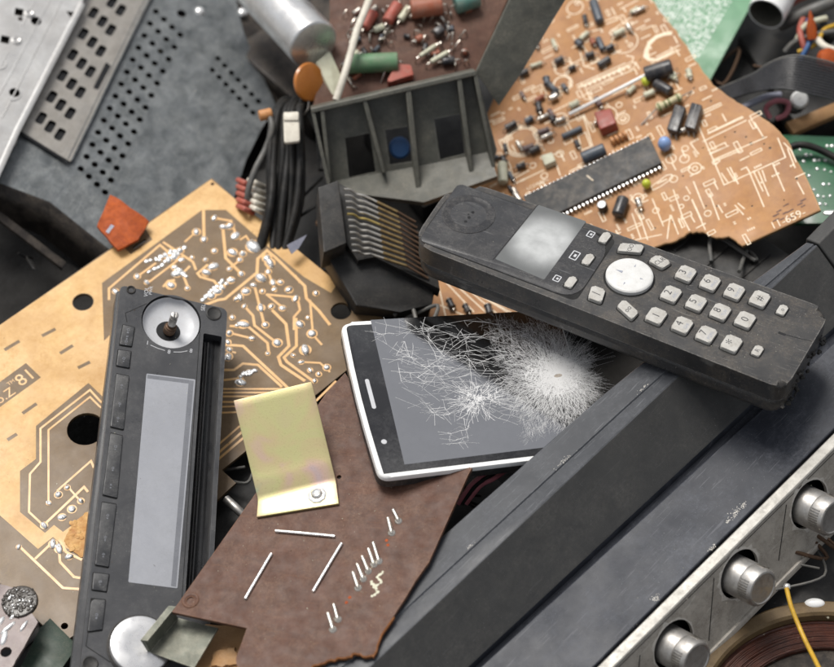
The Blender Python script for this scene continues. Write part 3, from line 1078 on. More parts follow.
# ================================================================== ZINC BRACKET
BK = Pl(297, 491, (BR, 2.2), -.04, -.16, (78, -15.5))
bk = thing('metal_bracket', 'yellow iridescent bent metal bracket with a rivet, standing on the brown board', 'bracket', BK)
b = B()
up4 = [(258, 499.5), (336, 481), (313, 384), (309.5, 381.6), (233.5, 400.5)]
P_ = BK.pts(up4)
# bent sheet: plate, bend and flange swept across its width
e0, e1 = BK.l(258, 499.5), BK.l(336, 481)
t0, t1 = BK.l(233.5, 400.5), BK.l(311.5, 381.5)
f0, f1 = BK.loc(BR.w(256.5, 517, 1.4)), BK.loc(BR.w(338.8, 503.5, 1.4))
rows = []
for s in range(12):
    t = s / 11
    bz = Vector((0, 0, 0.35 * math.sin(PI * max(0, t - .80) / .20)))
    rows.append((t0.lerp(e0, t * .955) + bz, t1.lerp(e1, t * .955) + bz))
for s in range(1, 7):
    t = s / 7
    for_ = lambda a, e, f: (a.lerp(e, .955) * (1 - t) ** 2 + e * 2 * t * (1 - t) + e.lerp(f, .22) * t * t)
    rows.append((for_(t0, e0, f0), for_(t1, e1, f1)))
for s in range(4):
    t = .22 + .78 * s / 3
    rows.append((e0.lerp(f0, t), e1.lerp(f1, t)))
nx = 8
v, f = [], []
for a, c in rows:
    for k in range(nx + 1):
        v.append(a.lerp(c, k / nx))
for i in range(len(rows) - 1):
    for k in range(nx):
        q = i * (nx + 1) + k
        f.append((q, q + nx + 1, q + nx + 2, q + 1))
b.add(v, f)
sh = b.done('bent_sheet', m_brkt, bk)
md = sh.modifiers.new('thickness', 'SOLIDIFY')
md.thickness = .0013
md.offset = -1
md = sh.modifiers.new('edge', 'BEVEL')
md.width = .0002
md.segments = 2
b = B()
rv = BK.loc(BR.w(317.5, 496, 1.0))
nb = (BK.Ri @ BR.n)
b.rev(rv + nb * .2, nb, [(4.0, 0), (4.0, .7), (3.6, 1.0), (2.5, 1.1), (2.4, 1.9), (1.8, 2.5), (1.1, 2.0), (.6, 1.9)], 9)
b.done('rivet', m_solder, bk)
b = B()
rv = BK.loc(BR.w(277, 507.5, 1.4))
b.box(rv, (2.6, .9, .25), rot=.2, bev=.08)
b.done('punch_mark', m_rust, bk)

# ================================================================== SMARTPHONE
PH = Pl(395, 440, (BR, 8.5), .18, -.85, (137, -8))
ph = thing('smartphone', 'white framed smartphone with a shattered black screen', 'smartphone', PH)
k2 = lambda p: (330 + p[0] / 2.876, 300 + p[1] / 2.876)
c0, c1 = PH.l(340.5, 322.5), PH.l(380, 477.5)
body_l = [(340.5, 322.5), (558, 311.5), (600, 452), (380, 478.5)]
Lp = PH.pts(body_l)
left = [Lp[0].lerp(Lp[3], t) + (Lp[0] - Lp[1]).normalized() * (1.3 * math.sin(PI * t)) for t in (.12, .3, .5, .7, .88)]
poly = [Lp[1], Lp[0]] + left + [Lp[3], Lp[2]]
r_ = [3, 5] + [0] * 5 + [6, 3]


def inset_(p, d):
    c = sum((Vector(q) for q in p), Vector((0, 0))) / len(p)
    return [q + (c - q).normalized() * d for q in p]


b = B()
outer = rp(poly, r_, 6)
b.prism(outer, -2.6, 0, 1.5, 5)
b.done('frame', m_white, ph)
b = B()
b.prism([Vector(q) * .0 + q for q in rp(inset_(poly, .5), r_, 6)], -7, -2.55)
b.done('back_cover', m_black, ph)
cen = sum((Vector(p) for p in Lp), Vector((0, 0))) / 4


def inset(poly, d):
    p = ccw(poly)
    n = len(p)
    o = []
    for i in range(n):
        a, q, c = p[i - 1], p[i], p[(i + 1) % n]
        u, v = (q - a).normalized(), (c - q).normalized()
        nn = Vector((-(u + v).y, (u + v).x)).normalized()
        k = max(.5, nn.dot(Vector((-u.y, u.x))))
        o.append(q + nn * d / k)
    return o


b = B()
b.prism(rp(inset(poly, 2.0), [2.5 if k > 2 else k for k in (4, 4, 4, 0, 0, 0, 0, 0, 4)], 5), -.6, .18, .12, 2)
gl = b.done('front_glass', m_glass, ph)
b = B()
b.prism(PH.pts([(370.5, 320), (556, 309.5), (597, 441), (404.5, 464.5)], .2), .15, .2)
b.done('display', m_scrn, ph)
b = B()
u, v = PH.l(367, 381), PH.l(374, 407.5)
d = (v - u).normalized()
nn = Vector((-d.y, d.x, 0))
sp = []
for k in range(9):
    a = PI * k / 8
    sp.append(u - d * .9 * math.sin(a) + nn * .9 * math.cos(a))
for k in range(9):
    a = PI * k / 8
    sp.append(v + d * .9 * math.sin(a) - nn * .9 * math.cos(a))
b.prism([p.to_2d() for p in sp], .1, .32, .08, 1)
b.done('earpiece', m_bowl, ph)
b = B()
u = PH.l(384, 442)
b.rev((u.x, u.y, .1), (0, 0, 1), [(1.2, 0), (1.2, .12), (1.0, .16), (.4, .14)], 20)
b.done('front_camera', m_bowl, ph)

# shattered glass: fine splinters
cr = B()
rc = random.Random(11)
kz = [0]


def crack(pts, w):
    kz[0] += 1
    z = .205 + (kz[0] % 900) * .00006
    P = [PH.l(x, y).to_2d() for x, y in pts]
    cr.ribbon(P, w, .195, z)


C1, C2 = (557, 376), (478, 399)
amp = lambda a: 1.0
for i in range(13000):
    a = rc.uniform(0, 2 * PI)
    ca, sa_ = math.cos(a), math.sin(a)
    # reach of the star in this direction (photo pixels)
    reach = (40 + 18 * max(0, sa_) + 60 * max(0, -ca) * max(0, -sa_) - 6 * max(0, ca) + 8 * max(0, -ca)) * (1 + .10 * math.sin(7 * a) + .07 * math.sin(13 * a + 1))
    r0 = reach * rc.random() ** .95
    r0 = max(2, r0 + rc.gauss(0, 5))
    if r0 > reach * (1.02 + .25 * rc.random()):
        continue
    r1 = r0 + rc.uniform(2, 8)
    a2 = a + rc.gauss(0, .06)
    crack([(C1[0] + r0 * math.cos(a), C1[1] + .93 * r0 * math.sin(a)), (C1[0] + r1 * math.cos(a2), C1[1] + .93 * r1 * math.sin(a2))], rc.uniform(.02, .065) * (1.35 - .7 * r0 / reach))
for i in range(220):
    r = rc.uniform(8, 44)
    a = rc.uniform(0, 6.28)
    da_ = rc.uniform(1.5, 6) / r
    crack([(C1[0] + r * math.cos(a), C1[1] + .93 * r * math.sin(a)), (C1[0] + r * 1.02 * math.cos(a + da_), C1[1] + .95 * r * math.sin(a + da_))], rc.uniform(.04, .11))
for i in range(150):
    a = rc.uniform(0, 2 * PI)
    r0, r1 = rc.uniform(4, 25), rc.uniform(34, 66)
    am_ = a + rc.gauss(0, .04)
    crack([(C1[0] + r * math.cos(t) * .95, C1[1] + .9 * r * math.sin(t)) for r, t in ((r0, a), ((r0 + r1) / 2, am_), (r1, am_ + rc.gauss(0, .05)))], rc.uniform(.03, .07))
for i in range(1300):
    a, r = rc.uniform(0, 6.28), 26 * rc.random() ** .7
    x, y = C1[0] - 4 + r * math.cos(a) * 1.1, C1[1] + r * math.sin(a) * .8
    t = rc.uniform(0, 6.28)
    l_ = rc.uniform(1, 3.6)
    crack([(x, y), (x + l_ * math.cos(t), y + l_ * math.sin(t))], rc.uniform(.08, .34))
for i in range(200):
    a, r = rc.uniform(0, 6.28), 19 * rc.random() ** 1.2
    x, y = C2[0] + r * math.cos(a) * 1.2, C2[1] + r * math.sin(a) * .75
    t = rc.uniform(0, 6.28)
    l_ = rc.uniform(1.2, 5)
    crack([(x, y), (x + l_ * math.cos(t) * .5, y + l_ * math.sin(t) * .5), (x + l_ * math.cos(t + .3), y + l_ * math.sin(t + .3))], rc.uniform(.08, .26))
for i in range(90):
    a = rc.uniform(0, 6.28)
    r0, r1 = rc.uniform(4, 14), rc.uniform(16, 34)
    crack([(C2[0] + r * math.cos(a + rc.gauss(0, .08)) * 1.2, C2[1] + r * math.sin(a + rc.gauss(0, .08)) * .8) for r in (r0, (r0 + r1) / 2, r1)], rc.uniform(.06, .16))
# long wandering cracks traced from the left of the glass
long_ = [[(130, 65), (200, 80), (260, 95), (300, 75), (385, 60), (440, 62), (520, 75)], [(135, 100), (185, 98), (250, 92), (300, 85), (370, 110), (440, 105)],
         [(135, 112), (180, 140), (230, 165), (290, 205), (330, 245), (400, 262)], [(175, 205), (230, 210), (300, 215), (360, 225), (440, 212), (520, 208)],
         [(150, 170), (210, 172), (260, 190), (320, 190), (400, 200), (500, 205)], [(190, 160), (215, 120), (230, 165), (270, 175)], [(270, 110), (300, 150), (310, 190), (345, 225)],
         [(280, 105), (330, 165), (390, 160), (420, 200)], [(320, 155), (335, 120), (385, 100), (420, 98)], [(300, 160), (350, 175), (400, 170), (470, 180)],
         [(230, 210), (270, 235), (330, 240), (390, 262), (430, 250)], [(240, 235), (300, 250), (350, 262), (400, 285)], [(255, 290), (275, 300), (295, 325), (340, 330), (370, 318)],
         [(260, 285), (300, 320), (330, 345)], [(285, 315), (330, 310), (345, 330), (300, 330), (285, 318)], [(310, 380), (350, 385), (390, 375), (400, 360)], [(315, 400), (360, 405), (395, 395)],
         [(320, 415), (370, 412), (400, 405)], [(385, 340), (390, 370), (398, 400)], [(410, 290), (400, 330), (392, 360)], [(400, 170), (405, 210), (410, 260)], [(375, 90), (390, 120), (400, 165)],
         [(400, 120), (440, 110), (500, 125)], [(350, 150), (420, 145), (510, 150)], [(440, 300), (500, 330), (560, 345)], [(430, 310), (480, 340), (540, 360)], [(450, 280), (500, 310), (540, 320)],
         [(195, 180), (205, 235), (240, 240)], [(240, 130), (235, 165), (190, 160)], [(215, 60), (250, 85), (300, 80)], [(260, 75), (270, 100), (290, 120)], [(420, 250), (470, 240), (520, 250)],
         [(270, 200), (330, 160), (390, 110)], [(250, 225), (300, 190), (350, 200)], [(330, 215), (400, 190), (470, 165), (520, 160)], [(100, 90), (150, 100)], [(345, 300), (400, 305), (440, 300)]]
for L in long_:
    P = [k2(p) for p in L]
    q = []
    for i in range(len(P) - 1):
        for t in (0, rc.uniform(.35, .65)):
            q.append((P[i][0] + (P[i + 1][0] - P[i][0]) * t + (rc.gauss(0, .5) if t else 0), P[i][1] + (P[i + 1][1] - P[i][1]) * t + (rc.gauss(0, .7) if t else 0)))
    q.append(P[-1])
    for i in range(len(q) - 1):
        crack([q[i], q[i + 1]], rc.uniform(.05, .17))
    # straight splinters leaving each kink
    for j in range(1, len(q) - 1):
        for _ in range(2):
            a = rc.uniform(0, 6.28)
            l_ = rc.uniform(3, 20)
            x, y = q[j]
            crack([(x, y), (x + l_ * math.cos(a), y + l_ * .6 * math.sin(a))], rc.uniform(.03, .10))
for i in range(130):
    x, y = rc.uniform(395, 520), rc.uniform(330, 400)
    l_ = rc.uniform(8, 26)
    a = rc.gauss(.1, .35)
    crack([(x, y), (x + l_, y + l_ * math.sin(a))], rc.uniform(.03, .10))
cr.done('glass_crack', m_crack, ph, flat=True)
b = B()
q = PH.l(558, 376)
b.prism(rough(circ(q.x, q.y, 1.9, 16, ry=.9, rot=.2), .5, .3), .2, .27)
b.done('impact_pit', m_pit, ph)

# ================================================================== AMPLIFIER
AM = Pl(700, 480, 52, -.12, -.68, (1, -1.04))
am = thing('stereo_amplifier', 'black stereo amplifier case with a raised ridge and a silver edged front of three knobs', 'amplifier', AM)
XE = None


def yline(a, c, z):
    """mean distance across the case of a line seen between two pixels, at height z"""
    return (AM.l(*a, z).y + AM.l(*c, z).y) / 2


zA, zR = 21.5, 23.5
lines = dict(L0=((632, 369), (434.5, 543), zA), L1=((674.5, 380.5), (417, 623), zR), L2=((737, 415.5), (562, 578), 1.4), L3=((752, 419), (572, 584), 0),
             L4=((829, 434), (704.5, 557), 0))


def P3(x, nm, z=None):
    """point of a profile line at distance x along the case"""
    a, c, zz = lines[nm]
    z = zz if z is None else z
    u, v = AM.l(*a, zz), AM.l(*c, zz)
    t = (x - v.x) / (u.x - v.x)
    if nm == 'L0' and t > 1:
        w_ = AM.l(786, 257, zz)
        return Vector((x, u.y + (w_.y - u.y) * (x - u.x) / (w_.x - u.x), z))
    return Vector((x, v.y + (u.y - v.y) * t, z))


xs0 = AM.l(330, 700, 10).x
xs1 = AM.l(818, 246, zR).x
xs2 = AM.l(1000, 120, 0).x


def strip(b, x0, x1, prof, th):
    """sheet swept between two stations; prof(x) -> list of points"""
    n = 10
    secs = [prof(x0 + (x1 - x0) * i / n) for i in range(n + 1)]
    m = len(secs[0])
    v, f = [], []
    for s in secs:
        v += s
    for i in range(n):
        for k in range(m - 1):
            a = i * m + k
            f.append((a, a + m, a + m + 1, a + 1))
    b.add(v, f)
    return b


def topA(x):
    p0, p1 = P3(x, 'L0'), P3(x, 'L1')
    mid = p0.lerp(p1, .62)
    return [p0 + Vector((0, 1.2, -14)), p0 + Vector((0, .25, -.9)), p0 + Vector((0, -.4, -.15)), mid + Vector((0, 0, .1)), mid + Vector((0, -.6, -.55)), p1 + Vector((0, .9, -.15)), p1 + Vector((0, .15, -.35))]


def topB(x):
    p1, p2 = P3(x, 'L1'), P3(x, 'L2')
    return [p1 + Vector((0, .15, -.35)), p1 + Vector((0, -.5, -.9)), p2 + Vector((0, .5, .4)), p2 + Vector((0, 0, 0)), p2 + Vector((0, -.4, -.5))]


def topC(x):
    p2, p3, p4 = P3(x, 'L2'), P3(x, 'L3'), P3(x, 'L4')
    return [p2 + Vector((0, -.4, -.5)), p2 + Vector((0, -.7, -4.5)), p3.lerp(p2, .25) + Vector((0, 0, -4.6)), p3 + Vector((0, .2, -.2)), p3 + Vector((0, -.2, 0)), p4 + Vector((0, .5, 0)), p4 + Vector((0, .1, -.3)), p4 + Vector((0, 0, -3))]


b = B()
strip(b, xs0, xs1, topA, 1)
b.done('ridge_top', m_ampA, am, ang=25)
b = B()
strip(b, xs0, xs1, topB, 1)
b.done('ridge_face', m_ampB, am, ang=25)
b = B()
strip(b, xs0, xs2, topC, 1)
b.done('top_panel', m_ampC, am, ang=25)
# the end cap beyond the seam
b = B()
ec = []
for x in (xs1 + .7, xs1 + 60):
    a0, a1, a2 = P3(xs1, 'L0'), P3(xs1, 'L1'), P3(xs1, 'L2')
    dx = Vector((x - xs1, 0, 0))
    ec.append([a2 + dx + Vector((0, -1.5, -6)), a2 + dx + Vector((0, -1.5, 1.2)), a1 + dx + Vector((0, 0, .8)), a0 + dx + Vector((0, 1, .8)), a0 + dx + Vector((0, 1, -30))])
m_ = 5
v = ec[0] + ec[1]
b.add(v, [(k, k + m_, k + 1 + m_, k + 1) for k in range(4)] + [(0, 1, 2, 3, 4), (9, 8, 7, 6, 5)])
o = b.done('end_cap', m_ampB, am, ang=25)
md = o.modifiers.new('edge', 'BEVEL')
md.width, md.segments = .0006, 2
# black gap, silver trim, front panel
xA, xB = xs0, AM.l(1000, 290, 0).x


def y4(x):
    return P3(x, 'L4').y


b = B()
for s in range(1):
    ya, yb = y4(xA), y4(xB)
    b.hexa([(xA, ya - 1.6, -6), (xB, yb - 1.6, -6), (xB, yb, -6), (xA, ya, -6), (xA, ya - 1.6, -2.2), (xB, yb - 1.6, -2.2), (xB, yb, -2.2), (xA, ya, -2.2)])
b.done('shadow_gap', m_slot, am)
ya, yb = y4(xA) - 1.5, y4(xB) - 1.5
b = B()
TW = 4.8
pf = [(0, -6), (0, .3), (-.4, .7), (-TW + .5, .45), (-TW, 0), (-TW, -1.5)]
n = 24
v, f = [], []
for i in range(n + 1):
    t = i / n
    x, y = xA + (xB - xA) * t, ya + (yb - ya) * t
    w = rs.uniform(-.10, .10)
    v += [(x, y + p[0] + w * .6, p[1] + w * .5) for p in pf]
m_ = len(pf)
for i in range(n):
    for k in range(m_ - 1):
        a = i * m_ + k
        f.append((a, a + 1, a + m_ + 1, a + m_))
b.add(v, [t[::-1] for t in f])
b.done('silver_trim', m_trim, am, ang=30)
# front panel: drops away below the trim
PH_ = 37
yf = lambda x: ya + (yb - ya) * (x - xA) / (xB - xA) - TW + .5
kn = [(751, 583), (685, 654), (821, 513)]
FP = []
# a frame for the panel face: local x along the case, local y up, normal facing the viewer
fo = Vector((0, yf(0), 0))
fx = Vector((xB - xA, yf(xB) - yf(xA), 0)).normalized()
fz = Vector((fx.y, -fx.x, .38)).normalized()
fy = fz.cross(fx)
FM = Matrix((fx, fy, fz)).transposed().to_4x4()
FM.translation = fo


def onpanel(px, py, off=0):
    """panel coordinates of what is seen at a pixel"""
    d = (AM.Ri @ ray(px, py))
    c = AM.loc(CAM)
    q = FM.inverted()
    c2_, d2_ = q @ c, q.to_3x3() @ d
    return c2_ + d2_ * ((off - c2_.z) / d2_.z)


b = B()
xa_, xb_ = xA, xB
hol = []
kc = []
for px, py in kn:
    # where the axis of the knob meets the panel, from the middle of its visible body
    p = onpanel(px - 3, py - 2, 5)
    kc.append(Vector((p.x, p.y)))
    hol.append(circ(p.x + .6, p.y + 1.0, 10.9, 32))
outer = [(xa_, -PH_ + 1), (xb_, -PH_ + 1), (xb_, -.3), (xa_, -.3)]
b.prismh(outer, hol, -1.5, 0)
b.v = [tuple(FM @ Vector(p)) for p in b.v]
b.done('front_panel', m_panel, am)
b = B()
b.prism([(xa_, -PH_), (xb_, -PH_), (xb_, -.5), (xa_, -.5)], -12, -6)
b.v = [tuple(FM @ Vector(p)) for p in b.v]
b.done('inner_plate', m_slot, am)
b = B()
b.prism([(xa_, -PH_ - .5), (xb_, -PH_ - .5), (xb_, -PH_ + 2.6), (xa_, -PH_ + 2.6)], -1, 1.1, .5)
b.v = [tuple(FM @ Vector(p)) for p in b.v]
b.done('lower_lip', m_panel, am)
b = B()
for (p0, p1) in (((786.4, 504.6), (778.6, 560.7)), ((714, 577.8), (708.8, 640.7)), ((640, 655), (636, 700))):
    u, v = onpanel(*p0), onpanel(*p1)
    b.ribbon([u.to_2d(), v.to_2d()], .5, -.2, .04)
u, v = onpanel(690, 640), onpanel(834, 480)
b.ribbon([(xa_, -2.4), (xb_, -2.4)], .35, -.2, .05)
b.v = [tuple(FM @ Vector(p)) for p in b.v]
b.done('panel_seam', m_groove, am)
for i, c in enumerate(kc):
    b = B()
    rr_ = random.Random(40 + i)
    ring = [Vector((c.x + .6 + r * math.cos(a), c.y + 1.0 + r * math.sin(a))) for a, r in [(2 * PI * k / 40, 11.35 + max(0, rr_.gauss(.3, .6)) + 1.2 * (rr_.random() < .12)) for k in range(40)]]
    b.prismh(ring, [circ(c.x + .6, c.y + 1.0, 10.85, 32)], .02, .09)
    b.v = [tuple(FM @ Vector(p)) for p in b.v]
    b.done('chipped_rim', m_chip, am)
    b = B()
    R0 = 8.3
    b.rev((c.x, c.y, -5), (0, 0, 1), [(R0, 0), (R0, 11.0), (R0 - .3, 11.4), (R0 - .3, 11.9), (R0, 12.3), (R0 - .1, 17.0), (R0 - .9, 18.4), (R0 - 1.6, 18.6), (R0 - 2, 18.2), (.5, 18.0)], 48)
    b.v = [tuple(FM @ Vector(p)) for p in b.v]
    k_ = b.done('control_knob', m_steel, am)
    b = B()
    for k in range(48):
        a = 2 * PI * k / 48
        if (k // 8) % 2 == 0:
            b.box((c.x + (R0 + .05) * math.cos(a), c.y + (R0 + .05) * math.sin(a), 9.7), (.5, .45, 4.4), rot=a)
    b.v = [tuple(FM @ Vector(p)) for p in b.v]
    b.done('knurled_grip', m_shaft, k_)
for px, py, r in ((556, 453, 2.6), (640, 384, 1.6), (470, 545, 1.2)):
    q = AM.l(px, py, zR)
    b = B()
    d_ = Vector((1, .05))
    for k in range(int(14 * r)):
        u_, v_ = rs.gauss(0, r), rs.gauss(0, r * .16)
        p0_ = P3(q.x + u_, 'L0').lerp(P3(q.x + u_, 'L1'), .58 + v_ * .06)
        b.prism(circ(p0_.x, p0_.y, rs.uniform(.1, .4), 6, ry=rs.uniform(.06, .14), rot=rs.uniform(-.2, .2)), p0_.z, p0_.z + .16 + .0006 * k)
    b.done('scuff', m_chip, am)
# chips and scuffs along the rear edge of the trim
for px, py, r in ((735, 513, 3.2), (744, 505, 1.6), (712, 548, 1.8), (656, 598, 2.2), (728, 521, 1.2)):
    q = AM.l(px, py)
    b = B()
    for k in range(int(16 * r)):
        u_, v_ = rs.gauss(0, r * .5), rs.gauss(0, r * .28)
        b.prism(rough(circ(q.x + u_ + v_ * .4, q.y + v_, rs.uniform(.08, .34), 6, ry=rs.uniform(.08, .2), rot=rs.uniform(0, 3)), .3, .05), -.1, .02 + .0006 * k)
    b.done('scuff', m_chip, am)

# ================================================================== CORDLESS HANDSET
HA = Pl(620, 290, 92, .011, -.93, (75, 27.5))
ha = thing('cordless_phone', 'dirty black cordless phone handset with white keys and a fogged display', 'telephone', HA)
top = HA.pts([(411, 243), (456, 176.5), (832, 310.5), (785, 390)])
b = B()
b.prism(rp(top, [12, 18, 9, 8], 10), -9.5, 0, 2.9, 5)
hs = b.done('front_shell', m_hand, ha)
b = B()
lowp = HA.pts([(413, 243), (457, 178), (830, 311), (784, 388.5)])
b.prism(rp(lowp, [12, 18, 9, 8], 10), -18.5, -9.9, 0)
bmx = rp(inset(lowp, .25), [12, 17, 6, 5], 9)
lo = b.done('rear_shell', m_hand, ha)
md = lo.modifiers.new('edge', 'BEVEL')
md.width, md.segments, md.limit_method = .003, 4, 'ANGLE'
# muck torn round the lower end
b = B()
rh = random.Random(5)
for i in range(26):
    t = rh.random()
    p = HA.l(832 + (785 - 832) * t, 312 + (391 - 312) * t)
    z = rh.uniform(-17, -4)
    b.box((p.x + rh.uniform(-.8, .6), p.y, z), (rh.uniform(.6, 2), rh.uniform(.8, 2.2), rh.uniform(.4, 1.6)), rot=rh.uniform(0, 3), bev=.2)
b.done('torn_rubber', m_blackm, ha)
# raised face panel with its gap
pan = HA.pts([(417, 241), (458, 182.5), (616.5, 240), (576, 301.5)])
b = B()
b.prism(rp(pan, [10, 14, 3, 3.5], 9), -.3, .02)
b.done('panel_gap', m_groove, ha)
b = B()
b.prism(rp(inset(pan, .45), [10, 14, 3, 3.5], 9), -.2, .22, .15, 2)
b.done('face_panel', m_handp, ha)
b = B()
u, v = HA.l(538, 205), HA.l(493, 260)
b.ribbon([u.to_2d(), v.to_2d()], .28, .1, .235)
b.done('panel_gap', m_groove, ha)
e = HA.l(468.5, 214.6)
b = B()
b.rev((e.x, e.y, .2), (0, 0, 1), [(11.6, 0), (11.6, .18), (11.1, .24), (10.6, .1), (7, -.0), (.4, .02)], 56)
ep = b.done('earpiece', m_dish, ha)
b = B()
for px in ((472.8, 212.6), (469, 217.7), (465.6, 221.8)):
    q = HA.l(*px)
    b.prism(circ(q.x, q.y, .72, 14), .15, .3)
b.done('sound_hole', m_slot, ep)
# display
d4 = HA.pts([(538, 204.5), (587.5, 221.5), (544.5, 281), (494, 259.5)])
cen = sum(d4, Vector((0, 0))) / 4
FOG_C = (cen.x / 1000 + .0012, cen.y / 1000, 0)
m_fog = fogged('fogged display window')
b = B()
b.prism(rp(inset(d4, .3), .8, 3), .1, .30, .1, 1)
b.done('display', m_fog, ha)
acr = (HA.l(685.5, 276) - HA.l(656, 318))
acr.z = 0
acr.normalize()                       # text right: across the handset
lon = Vector((1, 0))


def key(px, ang0, sx, sy, glyph, gs, sub=None, nm='key', h=1.7, mat=m_key, r=1.1, sk=0, hole=True):
    q = HA.l(*px)
    a = math.atan2(acr.y, acr.x) + ang0
    cs, sn = math.cos(a), math.sin(a)
    p = rect((0, 0), sx, sy)
    p = [Vector((v.x + sk * v.y, v.y)) for v in p]
    p = [Vector((q.x + v.x * cs - v.y * sn, q.y + v.x * sn + v.y * cs)) for v in p]
    wells.append([Vector((q.x, q.y)) + (v - Vector((q.x, q.y))) * 1.0 for v in inset(p, -.55)])
    b = B()
    b.prism(rp(p, r, 5), -.4, h, min(.75, r * .7), 3)
    if glyph:
        b.mi = 1
        tx = T2((q.x - .6 * 0, q.y), (cs, sn), h + .03)
        if sub:
            up_ = Vector((-sn, cs))
            b.text(glyph, gs, T2(Vector((q.x, q.y)) + up_ * sy * .19, (cs, sn), h + .03))
            b.mi = 2
            b.text(sub, gs * .42, T2(Vector((q.x, q.y)) - up_ * sy * .26, (cs, sn), h + .03))
        else:
            b.text(glyph, gs, tx)
    return b.done(nm, [mat, m_keyink, m_keyink2], ha)


wells = []
K = {'1': (656, 318), '2': (670.7, 296.2), '3': (685.5, 275.8), '4': (682, 327.3), '5': (695.8, 305), '6': (709.7, 284.8), '7': (706, 336.5), '8': (720, 314),
     '9': (734, 293.8), '*': (731.2, 345.6), '0': (744.7, 322), '#': (759.3, 301)}
SUB = {'1': ' ', '2': 'ABC', '3': 'DEF', '4': 'GHI', '5': 'JKL', '6': 'MNO', '7': 'PQRS', '8': 'TUV', '9': 'WXYZ', '*': ' ', '0': ' ', '#': ' '}
for g_, px in K.items():
    key(px, 0, 8.0, 7.0, g_, 4.6 if g_ != '*' else 6.5, SUB[g_] if SUB[g_] != ' ' else None, 'number_key')
key((782, 311.2), 0, 5.6, 3.7, 'o', 2.6, nm='function_key', h=1.0, r=.9)
key((757.2, 352), 0, 5.6, 3.7, 'R', 2.8, nm='function_key', h=1.0, r=.9)
key((604.7, 239), 0, 6.6, 3.6, '', 1, nm='soft_key', h=1.1, r=1.1)
key((588, 260.8), 0, 6.6, 3.6, '', 1, nm='soft_key', h=1.1, r=1.1)
key((570.6, 283.5), 0, 6.6, 3.6, '', 1, nm='soft_key', h=1.1, r=1.1)
key((630.5, 250.5), .12, 5.0, 9.6, '(OO)', 2.7, nm='menu_key', sk=-.3, r=.9)
key((659.5, 264), -.35, 5.6, 7.2, 'CLR', 3.0, nm='menu_key', sk=-.2, r=1.3)
key((596.5, 296.3), .25, 7.6, 6.0, '/', 5.5, nm='menu_key', r=1.1, sk=.2)
key((627.5, 311.8), -.1, 5.2, 9.0, 'oo', 3.3, nm='menu_key', sk=.3, r=1.0)
n_ = HA.l(629.3, 278.2)
b = B()
b.rev((n_.x, n_.y, -.4), (0, 0, 1), [(10.0, 0), (10.0, 2.0), (9.6, 2.5), (8.8, 2.7), (4, 2.55), (.3, 2.5)], 64)
b.mi = 1
for a, L_ in ((PI, 5.0), (0, 5.6), (PI / 2, 6), (-PI / 2, 6)):
    x, y = n_.x + L_ * math.cos(a), n_.y + L_ * math.sin(a)
    s = 1.35 if a == PI else .7
    tri = [Vector((x - s * math.cos(a) * 1.2, y - s * math.sin(a) * 1.2)) + Vector((-math.sin(a), math.cos(a))) * s * .45,
           Vector((x - s * math.cos(a) * 1.2, y - s * math.sin(a) * 1.2)) - Vector((-math.sin(a), math.cos(a))) * s * .45,
           Vector((x + s * math.cos(a), y + s * math.sin(a)))]
    b.prism(tri, 2.1, 2.3)
b.done('navigation_disc', [m_disc, m_keyink2], ha)
b = B()
for i, w_ in enumerate(wells):
    b.prism(rp(w_, 1.4, 4), -.3, .03 + .0015 * i if not (12 <= i - 2 <= 14) else .24 + .001 * i)
b.prism(circ(n_.x, n_.y, 10.9, 48), -.3, .06)
b.done('key_well', m_groove, ha)
# icons beside the soft keys
b = B()
for px, w_, h_, in ((590.7, 234.6), 3.4, 2.6), ((574.7, 255.8), 4.8, 3.0), ((557, 278.8), 3.2, 2.6):
    q = HA.l(*px)
    a = math.atan2(acr.y, acr.x)
    b.ribbon(rp(rect((q.x, q.y), w_, h_, a), .3, 2), .45, .15, .25, closed=True)
    b.prism(rect((q.x + .2, q.y), w_ * .35, h_ * .35, a), .15, .251)
b.done('icon_print', m_bowl, ha)
b = B()
q = HA.l(782, 333.7)
b.prism(rect((q.x, q.y), 3.2, 1.2, .0), -.3, .05)
b.ribbon([HA.l(784, 334.4).to_2d(), HA.l(812, 341.5).to_2d()], .3, -.3, .045)
b.done('microphone_hole', m_slot, ha)

# ================================================================== ORANGE BOARD
OB = Pl(640, 170, 45, -.35, -.6, (115, -55))
ob = thing('circuit_board', 'snapped orange circuit board with a long black chip, white print and many loose components', 'circuit board', OB)
ol = [(560, -30), (640, -30), (652, 0), (661, 13), (676, 31), (689, 52), (700, 68), (712, 85), (728, 97), (745, 107), (768, 122), (787, 141), (798, 164), (819.5, 209.5), (742.5, 245), (729, 235.5), (716, 237), (703, 231), (690, 231), (676, 240),
      (655, 246), (600, 310), (485, 340), (428, 332), (434, 272), (470, 215), (480, 130), (520, 40)]
ol_ob = ol
p = OB.pts(ol)
o2 = []
for i in range(len(p)):
    o2.append(p[i])
    if 2 <= i <= 20:
        q = p[(i + 1) % len(p)]
        for k in range(1, 4):
            o2.append(p[i].lerp(q, k / 4) + (Vector((uni(-.45, .45), uni(-.45, .45))) if i != 13 else Vector((0, 0))))
hl = [(746, 137, .55), (735, 132, .55), (764, 144, .5), (763, 137, .5), (751, 143.5, .9), (770, 148, .7), (773, 162.5, .5), (796.7, 178.6, .6), (752, 206, .5), (729, 213, .45), (706, 206, .5), (717, 206, .5), (711, 101, .6), (694, 88, .6),
      (677, 69, .5), (665, 70, .5), (640, 60, .5), (633, 71, .4), (590, 91, .5), (725, 137, .45), (703, 148, .45), (683, 176, .5), (655, 228, .5), (673, 222, .5), (617, 232, .4), (784, 200, .4)]
b = B()
b.prismh(o2, [circpx(OB, *h, 10) for h in hl], -1.6, 0)
b.done('substrate', m_orange, ob)
